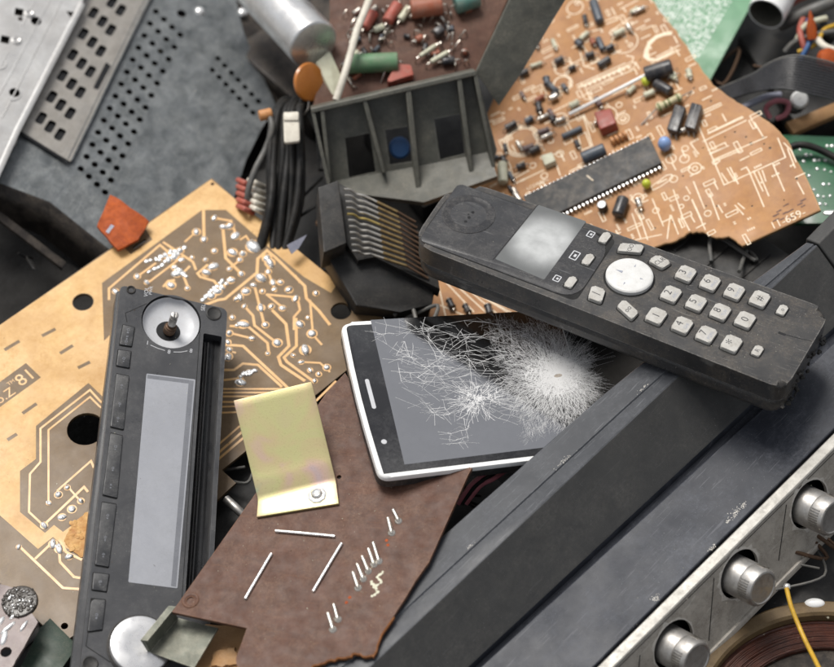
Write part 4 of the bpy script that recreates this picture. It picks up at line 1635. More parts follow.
b = B()
seq = o2[8:78]
b.ribbon(seq, .8, -1.62, -.2)
b.done('broken_edge', m_wood, ob)
# silkscreen
b = B()
zz = [0]


def sk(pts, w=.42, closed=False):
    w *= 1.35
    zz[0] += 1
    b.ribbon(OB.pts(pts), w, .005, .02 + .0001 * zz[0], closed)


def skc(x, y, r, w=.4, ry=None):
    w *= 1.3
    zz[0] += 1
    c = OB.l(x, y)
    b.ribbon(circ(c.x, c.y, r, 30, ry, .2), w, .005, .02 + .0001 * zz[0], True)


k5 = lambda L: [(690 + x / 5.13, 90 + y / 5.13) for x, y in L]
k4 = lambda L: [(590 + x / 6.67, 140 + y / 6.67) for x, y in L]
k1 = lambda L: [(560 + x / 6.67, y / 6.67) for x, y in L]
k49 = lambda L: [(490 + x / 5.557, 80 + y / 5.557) for x, y in L]
for L in ([(40, 175), (175, 487), (490, 345), (450, 245)], [(115, 360), (395, 240)], [(130, 385), (150, 365)], [(90, 225), (275, 140)], [(65, 265), (290, 155)], [(105, 215), (270, 135)],
          [(330, 165), (375, 240)], [(60, 110), (160, 65)], [(60, 125), (165, 75)], [(90, 310), (180, 270), (190, 290), (100, 325)], [(100, 330), (200, 285)], [(115, 370), (260, 310)],
          [(300, 410), (380, 600)], [(325, 415), (375, 520)], [(350, 415), (405, 545)], [(370, 410), (390, 470)], [(425, 380), (485, 520)], [(550, 470), (585, 535)], [(260, 410), (290, 395), (305, 420)],
          [(160, 425), (195, 475)], [(190, 400), (230, 470)], [(205, 395), (240, 465)], [(20, 475), (75, 610)], [(100, 530), (150, 667)], [(10, 560), (60, 667)], [(230, 590), (275, 640)], [(245, 580), (280, 610)],
          [(0, 270), (45, 330)], [(480, 270), (520, 310), (545, 370)], [(500, 300), (540, 400)]):
    sk(k5(L), .42)
for L in ([(280, 490), (340, 660)], [(320, 470), (385, 667)], [(415, 390), (490, 575)], [(535, 500), (515, 660)], [(540, 500), (590, 630)], [(555, 330), (620, 520), (665, 605)], [(680, 400), (770, 600)], [(690, 275), (765, 460)],
          [(400, 0), (490, 200)], [(300, 667), (480, 630)], [(590, 520), (615, 590)], [(670, 500), (700, 550)], [(270, 395), (330, 425), (390, 400)], [(640, 310), (670, 360)]):
    sk(k4(L), .4)
sk(k4([(410, 310), (510, 235), (545, 230), (550, 255), (470, 310), (420, 335)]), .35, True)
for x, y, r in ((540, 125, 2.4), (630, 125, 2.2), (700, 190, 3.0), (320, 390, 2.6), (700, 190, 1.2)):
    q = k4([(x, y)])[0]
    skc(q[0], q[1], r)
for L in ([(110, 570), (440, 420)], [(115, 590), (480, 430)], [(165, 600), (500, 460), (515, 500)], [(180, 610), (200, 660)], [(330, 215), (480, 110)], [(340, 230), (520, 140)], [(330, 215), (345, 235)],
          [(400, 60), (520, 0)], [(130, 330), (160, 440), (230, 460)], [(165, 445), (320, 380)], [(440, 370), (490, 380), (480, 420)], [(640, 380), (800, 300)], [(690, 390), (800, 330)], [(730, 480), (800, 600)],
          [(20, 460), (150, 390)], [(30, 480), (130, 420)], [(210, 210), (280, 190)], [(540, 200), (620, 170)], [(300, 140), (380, 110), (385, 130), (310, 160)], [(420, 50), (440, 80)]):
    sk(k1(L), .42)
for i in range(10):
    x, y = 160 + i * 32, 580 - i * 14
    sk(k1([(x, y), (x + 18, y - 8)]), .8)
q = k1([(430, 280)])[0]
skc(*q, 6.5)
skc(*k1([(470, 300)])[0], 1.0)
b.prism(OB.pts(k1([(555, 380), (565, 330), (590, 275), (640, 235), (700, 215), (748, 208), (748, 232), (690, 240), (640, 262), (605, 300), (592, 345), (598, 385), (640, 392), (745, 340), (748, 356), (650, 410), (590, 408)])), .005, .11)
skc(*k1([(100, 50)])[0], 4)
skc(*k1([(20, 560)])[0], 4.5)
skc(*k1([(20, 450)])[0], 4.2)
for r in (8.6, 7.4):
    skc(*k49([(180, 340)])[0], r, .5)
skc(*k49([(390, 220)])[0], 3.6)
skc(*k49([(400, 20)])[0], 4.2)
skc(*k49([(645, 200)])[0], 5.2)
skc(*k49([(740, 215)])[0], 2.8)
skc(*k49([(740, 215)])[0], 1.4)
for L in ([(370, 260), (520, 200), (570, 370)], [(490, 310), (530, 290), (560, 370), (510, 390), (490, 310)], [(260, 220), (480, 110)], [(540, 60), (560, 110), (600, 90)], [(490, 40), (760, -80)], [(370, 470), (390, 530)], [(440, 510), (510, 475)],
          [(520, 190), (545, 240)], [(280, 440), (390, 400), (400, 430)], [(130, 580), (300, 500)], [(110, 560), (220, 500)], [(150, 470), (190, 450)], [(130, 530), (170, 510)], [(60, 340), (110, 300)]):
    sk(k49(L), .42)
b_main, b = b, B()
for L in ([(437, 279), (446, 318)], [(441, 277), (474, 312)], [(452, 281), (492, 318)], [(460, 283), (500, 316)], [(470, 289), (520, 320)], [(440, 305), (470, 318)], [(480, 296), (530, 322)], [(490, 300), (545, 322)]):
    sk(L, .4)
b.done('silkscreen', m_silk, ob)
b = b_main
# more printed outlines scattered in the board's own rows
ro = random.Random(21)
inside = [Vector(q) for q in o2]


def isin(x, y):
    c = False
    for i in range(len(inside)):
        a, d = inside[i], inside[i - 1]
        if (a.y > y) != (d.y > y) and x < (d.x - a.x) * (y - a.y) / (d.y - a.y) + a.x:
            c = not c
    return c


used = []
for i in range(900):
    px, py = ro.uniform(480, 800), ro.uniform(0, 240)
    q = OB.l(px, py)
    if not isin(q.x, q.y) or any((q.x - u) ** 2 + (q.y - v) ** 2 < 16 for u, v in used):
        continue
    if ro.random() < (.6 if px > 690 else .12) or (px > 752 and py > 192):
        continue
    used.append((q.x, q.y))
    a = 0 if ro.random() < .5 else PI / 2
    a += ro.gauss(0, .02)
    t = ro.random()
    zz[0] += 1
    z = .02 + .0001 * zz[0]
    if t < .35:
        b.ribbon(rect((q.x, q.y), ro.uniform(3, 6.5), ro.uniform(1.2, 2), a), .45, .005, z, True)
    elif t < .7:
        for k in range(ro.randint(2, 4)):
            b.prism(rect((q.x + k * 1.0 * math.cos(a), q.y + k * 1.0 * math.sin(a)), .6, 1.1, a), .005, z)
    elif t < .82:
        b.ribbon(circ(q.x, q.y, ro.uniform(1, 2), 16), .45, .005, z, True)
    else:
        b.ribbon([(q.x, q.y), (q.x + 5 * math.cos(a), q.y + 5 * math.sin(a))], .6, .005, z)
# board number along its edge
r_ = OB.l(800, 216) - OB.l(766, 231)
for s, px, sz in (('11-659-', (788, 219.5), 5.6),):
    b.text(s, sz, T2(OB.l(*px), r_[:2], .15), .95)
b.text('LCDRREC', 2.6, T2(OB.l(538, 184), (OB.l(552, 177) - OB.l(525, 190))[:2], .15), 1)
b.done('silkscreen', m_silk, ob)
b = B()
for x, y in ((776, 215), (785, 213), (782, 219), (779, 211), (790, 211), (793, 217), (776, 220), (800, 204), (803, 200), (803, 206), (786, 205)):
    q = OB.l(x, y)
    a = OB.l(x + 6, y - 3) - q
    b.prism(rough(rect((q.x, q.y), uni(2, 3.6), .7, math.atan2(a.y, a.x)), .8, .15), .003, .03 + x * .0001)
b.done('dirt_mark', m_dirt, ob)
b = B()
for i, (x, y, r) in enumerate(hl):
    q = OB.l(x, y)
    b.prism(circ(q.x, q.y, r + .2, 12), -1.55, -.5 + .001 * i)
b.done('drill_hole', m_slot, ob)


def O3(x, y, z):
    return OB.l(x, y, z)


def leads(p, q, r=.3, mat=m_pin, nm='lead', par=None):
    bb = B()
    p, q = Vector(p), Vector(q)
    d = (q - p).normalized()
    bb.tube([p, p + d * .5, (p + q) / 2, q - d * .5, q], r, 8, 3)
    return bb.done(nm, mat, par or ob)


# the chip and its pins
ic = [(649, 135.5), (661.5, 162.5), (535, 224), (523, 196)]
b = B()
b.prism(rp(OB.pts(ic, 4.2), .4, 2), 1.0, 4.2, .35, 2)
chip = b.done('chip', m_icbody, ob)
n = 31
for side in (0, 1):
    e0_, e1_ = (OB.l(660, 163.5, 4.2), OB.l(536, 224, 4.2)) if side == 0 else (OB.l(648, 136.5, 4.2), OB.l(524, 196, 4.2))
    pb = []
    for i in range(n):
        t = (i + .5) / n
        c = e0_.lerp(e1_, t)
        out = Vector((0, -1 if side == 0 else 1, 0))
        bb = B()
        z = 2.4
        bb.box((c.x, c.y + out.y * .35, 2.6), (.85, 1.9, .4), bev=.05, seg=1)
        bb.box((c.x, c.y + out.y * 1.3, 1.3), (.7, .4, 2.6), bev=.05, seg=1)
        bb.done('pin', m_solder, chip)
# printed lines beside the chip
b = B()
b.box(O3(590, 178, 4.25), (.5, 4.5, .06), rot=.35)
b.done('chip_scratch', m_silk, chip)


def capcyl(a, c, r, mat, z=None, nm='capacitor', bev=.8, end=None):
    z = r + .3 if z is None else z
    bb = B()
    bb.cyl(O3(*a, z), O3(*c, z), r, n=24, bev=min(bev, r * .4))
    d = (O3(*c, z) - O3(*a, z)).normalized()
    bb.rev(O3(*a, z) + d * 1.6, d, [(r + .02, 0), (r - .25, .3), (r + .02, .7)], 24)
    o = bb.done(nm, mat, ob)
    if end:
        bb = B()
        bb.rev(O3(*a, z) + d * -.05, -d, [(r * .8, 0), (r * .75, .1), (.2, .12)], 20)
        bb.done('end_disc', end, o)
    return o


capcyl((617.5, 215.5), (623.5, 198), 2.9, m_capblk, end=m_capgry)
capcyl((672, 66.5), (645, 75), 3.9, m_capblk, end=m_capgry)
capcyl((582, 158.5), (605, 148.5), 2.9, m_capgry)
capcyl((655, 83), (671, 92), 2.5, m_capblk, nm='diode')
capcyl((562, 137), (582, 128), 1.4, m_capgry, nm='diode')
capcyl((593, 1), (600, 22), 2.2, m_capgry, nm='diode')
capcyl((598, 38), (603, 50), 1.5, m_capgry, nm='diode')
capcyl((598, 66), (610, 58), 1.7, m_capblk, nm='diode')
capcyl((503, 183), (502.5, 163), 2.4, m_cream, nm='fuse')
# upright white topped can
q = O3(603.5, 209, 0)
b = B()
b.rev(q, (0, 0, 1), [(2.3, 0), (2.3, 3.6), (2.0, 4.0)], 20)
o = b.done('capacitor', m_capblk, ob)
b = B()
b.rev(q + Vector((0, 0, 3.9)), (0, 0, 1), [(2.0, 0), (1.9, .25), (.2, .3)], 20)
b.done('end_disc', m_white, o)
for px, mat, r in (((666, 150), m_blue, 3.1), ((647.5, 188.5), m_lime, 2.1), ((646.5, 86), m_lime, 2.0)):
    q = O3(*px, 0)
    b = B()
    b.rev(q + Vector((0, 0, .8)), (.15, .2, 1), [(.3, 0), (r * .7, .5), (r, r * .8), (r, r * 1.3), (r * .75, r * 1.9), (r * .3, r * 2.2), (.05, r * 2.22)], 18)
    o = b.done('dipped_capacitor', mat, ob)
    for s in (-1, 1):
        leads(q + Vector((s * 1.0, -.4, 0)), q + Vector((s * .6, 0, 1.6)), .25, par=o)
# resistor with bands
a_, c_ = O3(656, 109, 3.2), O3(682, 96, 3.2)
b = B()
d = (c_ - a_).normalized()
L_ = (c_ - a_).length
b.rev(a_, d, [(.4, 0), (1.6, .3), (2.2, 1.2), (2.2, 2.4), (1.8, 3.2), (1.8, L_ - 3.2), (2.2, L_ - 2.4), (2.2, L_ - 1.2), (1.6, L_ - .3), (.4, L_)], 20)
res = b.done('resistor', m_beige, ob)
for t in (1.2, 4.2, 6.4, L_ - 2.6):
    b = B()
    rr_ = 2.24 if (t < 2 or t > L_ - 3) else 1.84
    b.rev(a_ + d * t, d, [(rr_ - .1, 0), (rr_, .05), (rr_, .9), (rr_ - .1, .95)], 20)
    b.done('colour_band', m_olive, res)
leads(a_, O3(641, 125, .2), .35)
leads(c_, O3(692, 91, .2), .35)
# two black blocks side by side
for pts in ([(675, 104), (685.5, 107), (677, 132), (666.5, 129)], [(691.5, 102), (702, 105), (695, 129.5), (684, 126.5)]):
    b = B()
    b.prism(rp(OB.pts(pts, 5), .6, 3), 1.2, 5.2, .5, 2)
    cs_ = OB.pts(pts, 5)
    cc = sum(cs_, Vector((0, 0))) / 4
    b.ribbon([cs_[2].lerp(cs_[3], .5).lerp(cc, .1), cs_[0].lerp(cs_[1], .5).lerp(cc, .1)], .5, 5.1, 5.4)
    o = b.done('filter_block', m_capblk, ob)
    for s in (.25, .75):
        q = cs_[2].lerp(cs_[3], s)
        leads((q.x, q.y, 2), (q.x - .6, q.y - 1.6, 0), .3, par=o)
# white jumper rod
b = B()
b.cyl(O3(569, 114.5, 2.0), O3(646, 75, 4.2), .85, n=12, bev=.2)
b.done('jumper_rod', m_white, ob)
# box capacitor, coil, connector and small parts
b = B()
b.prism(rp(OB.pts([(594, 113), (611, 109), (617, 124), (600, 131)], 5), 1.0, 3), .3, 6, .8, 3)
b.done('box_capacitor', m_brcap, ob)
b = B()
for k in range(4):
    u = O3(611 + k * 4.2, 142 - k * 2.0, 1.8)
    b.rev(u, (O3(620, 137, 1.8) - O3(611, 142, 1.8)), [(1.2, 0), (2.1, .4), (2.1, 1.4), (1.2, 1.8)], 16)
b.done('coil', m_tanc, ob)
b = B()
b.prism(rp(OB.pts([(541, 156), (552, 152.5), (556, 161), (545, 166)], 3), .4, 2), .3, 3.6, .4)
b.done('connector', m_cream, ob)
rk = random.Random(8)
small = [(548, 138, m_pin), (536, 152, m_capblk), (522, 168, m_capblk), (512, 178, m_capgry), (555, 100, m_pin), (540, 110, m_capblk), (530, 122, m_capgry), (585, 38, m_cream), (580, 46, m_capgry), (620, 35, m_cream), (635, 12, m_cream),
         (632, 92, m_cream), (650, 96, m_cream), (520, 147, m_pin), (506, 150, m_capblk), (495, 160, m_capgry), (573, 70, m_capblk), (548, 84, m_capgry), (562, 122, m_pin), (526, 188, m_capblk), (674, 78, m_cream), (640, 12, m_pin),
         (690, 76, m_cream), (687, 131, m_pin), (640, 206, m_pin), (630, 30, m_pin), (586, 22, m_capblk), (512, 128, m_capblk)]
for k in range(30):
    small.append((rk.uniform(488, 612), rk.uniform(40, 200), rk.choice((m_capblk, m_pin, m_capgry, m_purbr, m_capblk, m_cream, m_redbr))))
small = [t for t in small if not (t[0] > 520 and t[1] > 196 - (t[0] - 524) * .48 - 8)]
small = [t for t in small if isin(OB.l(t[0], t[1]).x, OB.l(t[0], t[1]).y)]
small += [(468, 311, m_capblk), (452, 306, m_capblk), (490, 312, m_capblk), (674, 78, m_cream), (690, 76, m_cream), (687, 131, m_pin), (640, 206, m_pin)]
for x, y, mat in small:
    q = O3(x, y, 0)
    a = rk.choice((0, PI / 2)) + rk.gauss(0, .15)
    d = Vector((math.cos(a), math.sin(a), 0))
    L_, r = rk.uniform(3.6, 6.2), rk.uniform(1.1, 1.9)
    b = B()
    u = q - d * L_ / 2 + Vector((0, 0, r + .4))
    b.rev(u, d, [(.3, 0), (r, .35), (r, .9), (r * .85, 1.2), (r * .85, L_ - 1.2), (r, L_ - .9), (r, L_ - .35), (.3, L_)], 14)
    o = b.done('small_component', mat, ob)
    b = B()
    b.tube([q - d * (L_ / 2 + 1.6), q - d * (L_ / 2 + 1.2) + Vector((0, 0, r)), u, u + d * L_, q + d * (L_ / 2 + 1.2) + Vector((0, 0, r)), q + d * (L_ / 2 + 1.6)], .26, 6, 2)
    b.done('lead', m_pin, o)

# ================================================================== PALE GREEN BOARD at the top
LG = Pl(700, 20, 44, -.1, -.7, (60, -100))
lg = thing('circuit_board', 'pale green circuit board crowded with white solder pads, behind the snapped orange board', 'circuit board', LG)
b = B()
b.prism(LG.pts([(590, -60), (775, -60), (752, 3), (706, 88), (640, 60)]), -1.6, 0, .2)
b.done('substrate', m_lgreen, lg)
b = B()
rg = random.Random(9)
e0, e1 = LG.l(695, 72), LG.l(740, -5)
L_ = (e1 - e0).length
ux = (e1 - e0).normalized()
vy = Vector((-ux.y, ux.x, 0))
if vy.dot(LG.l(650, 20) - e0) < 0:
    vy = -vy
for i in range(46):
    for k in range(34):
        if rg.random() < .22:
            continue
        p = e0 + ux * (i * 1.25 - 8 + rg.gauss(0, .12)) + vy * (2.6 + k * 1.5)
        b.prism(rect((p.x, p.y), rg.uniform(.5, 1.3), rg.uniform(.4, 1.3), math.atan2(ux.y, ux.x)), .004, .03 + rg.random() * .2)
b.done('solder_pads', m_pad, lg)

# ================================================================== DARK GREEN BOARD at the right
DG = Pl(815, 180, 40, -.1, -.7, (1, 0))
dg_ = thing('circuit_board', 'dark green circuit board with bright pads at the right edge, under a black cable', 'circuit board', DG)
b = B()
b.prism(DG.pts([(770, 134), (870, 138), (870, 222), (780, 224)]), -1.6, 0, .2)
b.done('substrate', m_green, dg_)
b = B()
for x, y in ((815.4, 146.5), (827, 146), (832, 146), (806, 155), (811, 155), (803.5, 161.5), (814.5, 160.5), (819, 160.5), (825, 160.5), (817, 169), (824.5, 170), (823.5, 184.5), (829, 184.5), (818, 196), (823.5, 197), (830, 196), (820, 204), (825.5, 204.5), (800, 150), (809, 176), (814, 190), (831, 172)):
    q = DG.l(x, y)
    b.blob((q.x, q.y, 0), uni(.7, 1.1), .7, 10)
q = DG.l(831, 213)
b.blob((q.x, q.y, 0), 4, .8, 14, ry=1.6)
b.done('solder_joint', m_solder, dg_)
WD = WP(790, 150, 42)
b = B()
b.tube([WD.at(780, 160, 44), WD.at(790, 148, 46), WD.at(803, 145, 47), WD.at(818, 149, 46), WD.at(840, 160, 45)], 1.8, 10)
tag(b.done('cable', m_bwire, None, WD), 'black cable curving over the dark green circuit board at the right edge', 'cable')

# ================================================================== METAL CHASSIS
m_vent = M('worn vent plate', sr(160, 156, 150), .42, .45, col2=sr(120, 116, 110), vs=7, scr=.12, wear=(.5, .5, .5), dust=sr(110, 102, 92), da=.2, ds=9)
CH = Pl(150, 100, 30, .35, -.6, (-71, 130))
ch = thing('metal_chassis', 'dirty galvanised steel equipment case with a bright perforated cover, top left', 'equipment case', CH)
sheet = [(20, -60), (228, -60), (236, 0), (243, 30), (256, 62), (270, 92), (276, 106), (262, 128), (246, 160), (232, 205), (190, 262), (150, 275), (110, 250), (50, 202), (-40, 168), (-60, 60)]
h1 = []
for r in range(14):
    for k in range(4):
        h1.append((155.9 - 5.77 * r + 8.1 * k, 11.4 + 12.1 * r + 7.8 * k))
h2 = [(218 + 6.75 * i, 58.5 + 7.1 * i) for i in range(7)] + [(212.5 + 6.75 * i, 70 + 7.1 * i) for i in range(7)]
hp = [circpx(CH, x, y, 1.6, 14) for x, y in h1] + [circpx(CH, x, y, 1.45, 14) for x, y in h2] + [circpx(CH, 181.5, 13.5, 2.3, 16)]
b = B()
b.prismh(CH.pts(sheet), hp, -1.0, 0)
b.done('perforated_side', m_galv, ch)
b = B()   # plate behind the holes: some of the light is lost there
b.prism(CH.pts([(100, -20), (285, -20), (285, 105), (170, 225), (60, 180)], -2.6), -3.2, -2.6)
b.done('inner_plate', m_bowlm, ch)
b = B()
for x, y in ((200, 11), (243, 12)):
    q = CH.l(x, y)
    b.rev((q.x, q.y, -.2), (0, 0, 1), [(2.6, 0), (2.2, .8), (1.2, 1.3), (.2, 1.4)], 18)
b.done('screw_head', m_solder, ch)
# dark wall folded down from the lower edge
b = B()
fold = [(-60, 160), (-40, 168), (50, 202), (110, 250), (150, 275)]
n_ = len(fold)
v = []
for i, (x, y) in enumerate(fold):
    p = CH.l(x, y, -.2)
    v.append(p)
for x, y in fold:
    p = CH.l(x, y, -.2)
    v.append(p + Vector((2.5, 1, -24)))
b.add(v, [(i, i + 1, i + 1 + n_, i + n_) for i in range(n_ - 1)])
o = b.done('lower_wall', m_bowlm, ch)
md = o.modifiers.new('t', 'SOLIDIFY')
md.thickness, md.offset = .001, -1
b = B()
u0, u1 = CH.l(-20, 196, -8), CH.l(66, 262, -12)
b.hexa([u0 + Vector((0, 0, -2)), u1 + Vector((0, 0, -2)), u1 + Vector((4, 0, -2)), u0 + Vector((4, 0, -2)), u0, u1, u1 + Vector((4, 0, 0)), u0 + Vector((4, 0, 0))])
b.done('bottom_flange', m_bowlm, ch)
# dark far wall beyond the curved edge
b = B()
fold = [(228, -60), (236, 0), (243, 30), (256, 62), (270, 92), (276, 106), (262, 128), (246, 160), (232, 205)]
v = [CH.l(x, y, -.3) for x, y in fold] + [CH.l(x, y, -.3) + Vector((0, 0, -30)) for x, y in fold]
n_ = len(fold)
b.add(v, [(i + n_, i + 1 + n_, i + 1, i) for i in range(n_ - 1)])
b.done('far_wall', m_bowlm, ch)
# bright vent panel lying on the side
vp = [(92, -40), (165, -30), (70.5, 161.5), (18, 131)]
slots = [[(93.3, 12.8), (102.3, 21.4), (110.7, 29.9)], [(83.2, 33.7), (92.2, 42.1), (100.8, 51)], [(72.7, 54.7), (81.6, 63.4), (90.4, 71.5)], [(62.5, 75.3), (71.5, 83.9), (80.3, 92.2)], [(51.7, 96.7), (60.7, 104.8), (70.2, 113.1)],
         [(41.2, 118), (50.2, 126.4), (60, 134.3)], [(103.5, -8.5), (111.8, 2.2), (120.8, 10.1)]]
hs_ = []
for row in slots:
    for x, y in row:
        c = CH.l(x, y, 2)
        hs_.append(rp(rect((c.x, c.y), 7.2, 3.9, -.03), 1.4, 3))
b = B()
b.prismh(CH.pts(vp, 2), hs_, 1.5, 2.0)
b.done('vent_panel', m_vent, ch)
b = B()
b.prism(CH.pts(vp, .4), .25, .4)
b.done('vent_backing', m_slot, ch)
b = B()
p = CH.pts([(158, -20), (71.5, 160.5)], 2)
b.ribbon(p, .6, 1.4, 2.4)
b.ribbon([p[0] + Vector((0, -1.8)), p[1] + Vector((0, -1.8))], .35, 1.9, 2.25)
b.done('raised_rib', m_galv, ch)
b = B()
b.prism(rp(CH.pts([(106, 62), (111, 66), (98, 90), (93, 88)], 2), .6, 2), 1.95, 2.06)
b.ribbon(CH.pts([(14, 132), (22, 133), (68, 162)], 2), 1.3, 1.9, 2.1)
b.done('gap', m_slot, ch)
# bright upper cover with a folded rim
cv = [(-60, -40), (97, -40), (82, 3), (74, 12), (66, 11), (71, 18), (68, 26), (64, 33), (17, 130), (-8, 185), (-60, 170)]
hc = []
for x, y, r in ((34, 29.5, 2.6), (12.5, 101, 2.6), (18.3, 27.5, 1.2)):
    hc.append(circpx(CH, x, y, r, 16))
for x, y in ((19, 12), (5, 39.5)):
    q = CH.l(x, y, 7)
    hc.append(rect((q.x, q.y), 4.4, 4.0, .3))
b = B()
b.prismh(CH.pts(cv, 7), hc, 6.2, 7)
b.done('bright_cover', m_shiny, ch)
b = B()
b.prism(CH.pts([(-55, -40), (76, -40), (40, 45), (0, 130), (-55, 150)], 4), 3.2, 4)
b.done('cover_backing', m_bowlm, ch)
b = B()
p = [CH.l(x, y, 7) for x, y in ((97, -40), (82, 3), (17, 130), (-8, 185))]
rim = []
for q in p:
    rim.append([q + Vector((0, 1.6, .02)), q + Vector((0, .2, .5)), q + Vector((0, -1.2, .1)), q + Vector((0, -2.2, -2.2)), q + Vector((0, -2.5, -5))])
for seg in ((2, 3),):
    pass
v = [w for r in (rim[1:]) for w in r]
b.add([w for r in rim for w in r], [(i * 5 + k, i * 5 + k + 1, i * 5 + k + 6, i * 5 + k + 5)[::-1] for i in range(1, 3) for k in range(4)])
b.done('folded_rim', m_shiny, ch)
for L_ in ([(62, 0), (2, 118)], [(50, 0), (-10, 112)], [(40, -10), (22, 26)], [(8, 52), (-12, 92)]):
    b = B()
    b.ribbon(CH.pts(L_, 7), .7, 6.9, 7.18)
    o = b.done('pressed_fold', m_shiny, ch)
    md = o.modifiers.new('edge', 'BEVEL')
    md.width, md.segments = .00012, 2
b = B()
for x, y, r in ((29.5, 13.5, 2.4), (16.5, 40.5, 2.5)):
    q = CH.l(x, y, 7)
    b.rev((q.x, q.y, 6.9), (0, 0, 1), [(r, 0), (r, .5), (r * .7, .9), (r * .3, .5), (.1, .45)], 20)
for x, y, r in ((11, 92, 4.6), (-2, 62, 4)):
    q = CH.l(x, y, 7)
    b.ribbon([Vector((q.x + r * math.cos(a), q.y + r * math.sin(a))) for a in [PI * .1 + k * .25 for k in range(9)]], .8, 6.9, 7.35)
b.done('pressed_boss', m_shiny, ch)
b = B()
q = CH.l(6, 140, 3)
b.rev((q.x, q.y, 2.6), (0, 0, 1), [(5, 0), (5, 1.6), (4.3, 2.2), (3, 1.6), (1.5, 2.4), (.3, 2.5)], 24)
b.done('corner_screw', m_steel, ch)

# orange-red scrap of board wedged against the case
OR = Pl(122, 218, (PC, 7), .1, -.5, (36, 25))
b = B()
b.prism(rough(OR.pts([(97, 226), (110, 194.5), (116, 197), (149, 221), (138, 240), (118, 250)]), 2.5, .25), -1.5, 0, .2)
q = OR.l(110, 229)
b.mi = 1
b.prism(rough(rect((q.x, q.y), 1.7, 4.6, .1), 1, .2), .0, .12)
tag(b.done('board_scrap', [m_orred, m_shard], None, OR), 'small orange red board scrap wedged between the steel case and the tan board', 'board scrap')

# ================================================================== GREY PLASTIC HOUSING
GB = Pl(395, 92, 76, .06, .18, (165, -38))
gb = thing('plastic_housing', 'grey moulded plastic housing with ribs and three square openings in its front', 'housing', GB)
fr = [(311, 110), (476, 72), (497, 150), (489, 177), (423, 195), (328, 184)]
op = [[(345, 138), (370, 133), (376, 172), (349, 178)], [(385, 130), (411, 126), (416, 161), (390, 165)], [(434, 119), (460, 114), (465, 154), (440, 160)]]
b = B()
b.prismh(GB.pts(fr, -9), [GB.pts(o_, -9) for o_ in op], -11, -9)
b.done('front_wall', m_grey, gb)
b = B()
# rim strip along the top
p = [GB.l(311, 110, 0), GB.l(476, 72, 0)]
ext = Vector((0, 2.2, 0))
b.hexa([p[0] + Vector((0, -1.6, -14)), p[1] + Vector((0, -1.6, -14)), p[1] + Vector((0, -1.6, .4)), p[0] + Vector((0, -1.6, .4)), p[0] + Vector((0, .8, -14)), p[1] + Vector((0, .8, -14)), p[1] + Vector((0, .8, .4)), p[0] + Vector((0, .8, .4))])
o = b.done('top_rim', m_grey, gb)
md = o.modifiers.new('edge', 'BEVEL')
md.width, md.segments = .0005, 2
for (x0, y0), (x1, y1), w in (((322, 108), (330, 182), 2.2), ((364, 98), (384, 173), 2.4), ((408, 88), (419, 192), 3.0), ((459, 77), (472, 176), 2.6), ((475, 73), (494, 168), 2.2)):
    u, v = GB.l(x0, y0, 0), GB.l(x1, y1, -2)
    sw = Vector((w / 2, 0, 0))
    b = B()
    b.hexa([u - sw + Vector((0, 0, -9.5)), u + sw + Vector((0, 0, -9.5)), v + sw + Vector((0, 0, -7.5)), v - sw + Vector((0, 0, -7.5)), u - sw * .8, u + sw * .8, v + sw * .8, v - sw * .8])
    o = b.done('rib', m_grey, gb)
    md = o.modifiers.new('edge', 'BEVEL')
    md.width, md.segments = .0004, 2
# sloping ledge below the openings
b = B()
q = [GB.l(329, 182, -9), GB.l(420, 166, -9), GB.l(489, 152, -9), GB.l(326, 190, 2), GB.l(424, 202, 3), GB.l(497, 176, 2)]
b.add(q + [x + Vector((0, -2, -2)) for x in q], [(0, 3, 4, 1), (1, 4, 5, 2), (3, 9, 10, 4), (4, 10, 11, 5), (6, 7, 10, 9), (7, 8, 11, 10), (0, 6, 9, 3), (2, 5, 11, 8), (0, 1, 7, 6), (1, 2, 8, 7)])
b.done('bottom_ledge', m_grey, gb, ang=20)
# tall right wall
WR = Pl(515, 55, (GB, -2), .1, .35, (1, -1))
b = B()
b.prism(WR.pts([(476, 72), (519, -20), (578, -20), (556, 15), (520, 75), (499, 106)]), -2, 0, .5)
b.v = [tuple(GB.loc(WR.w(0, 0) * 0 + WR.P + WR.R @ (Vector(p) / 1000))) for p in b.v]
b.done('right_wall', m_grey, gb)
b = B()
b.hexa([GB.l(311, 110, -11), GB.l(314, 109, -11), GB.l(330, 183, -11), GB.l(327, 184, -11), GB.l(311, 110, 0), GB.l(314, 109, 0), GB.l(330, 183, 0), GB.l(327, 184, 0)])
b.done('left_edge', m_grey, gb)
tag_b = B()
BL = Pl(400, 148, (GB, -16), .06, .18)
tag_b.rev((0, 0, -4), (0, 0, 1), [(5, 0), (5, 5), (4, 6), (.2, 6.2)], 20)
tag(tag_b.done('blue_capacitor', m_bluein, None, BL), 'blue round component seen through the middle opening of the grey housing', 'capacitor')

# board inside the housing with its components
IB = Pl(420, 40, 64, .0, -.5, (165, -38))
ib = thing('circuit_board', 'dusty brown circuit board with green and red components inside the grey housing', 'circuit board', IB)
b = B()
b.prism(IB.pts([(312, 108), (476, 71), (520, -30), (330, -40), (330, 40)]), -1.6, 0, .2)
b.done('substrate', m_brown, ib)


def icap(a, c, r, mat, z=None, nm='capacitor', bev=.8):
    z = r + .4 if z is None else z
    bb = B()
    bb.cyl(IB.l(*a, z), IB.l(*c, z), r, n=24, bev=min(bev, r * .4))
    o = bb.done(nm, mat, ib)
    d = (IB.l(*c, z) - IB.l(*a, z)).normalized()
    bb = B()
    u = IB.l(*c, z)
    bb.tube([u, u + d * 2, u + d * 3 + Vector((0, 0, -z + .2))], .3, 6, 3)
    u = IB.l(*a, z)
    bb.tube([u, u - d * 2, u - d * 3 + Vector((0, 0, -z + .2))], .3, 6, 3)
    bb.done('lead', m_pin, o)
    return o


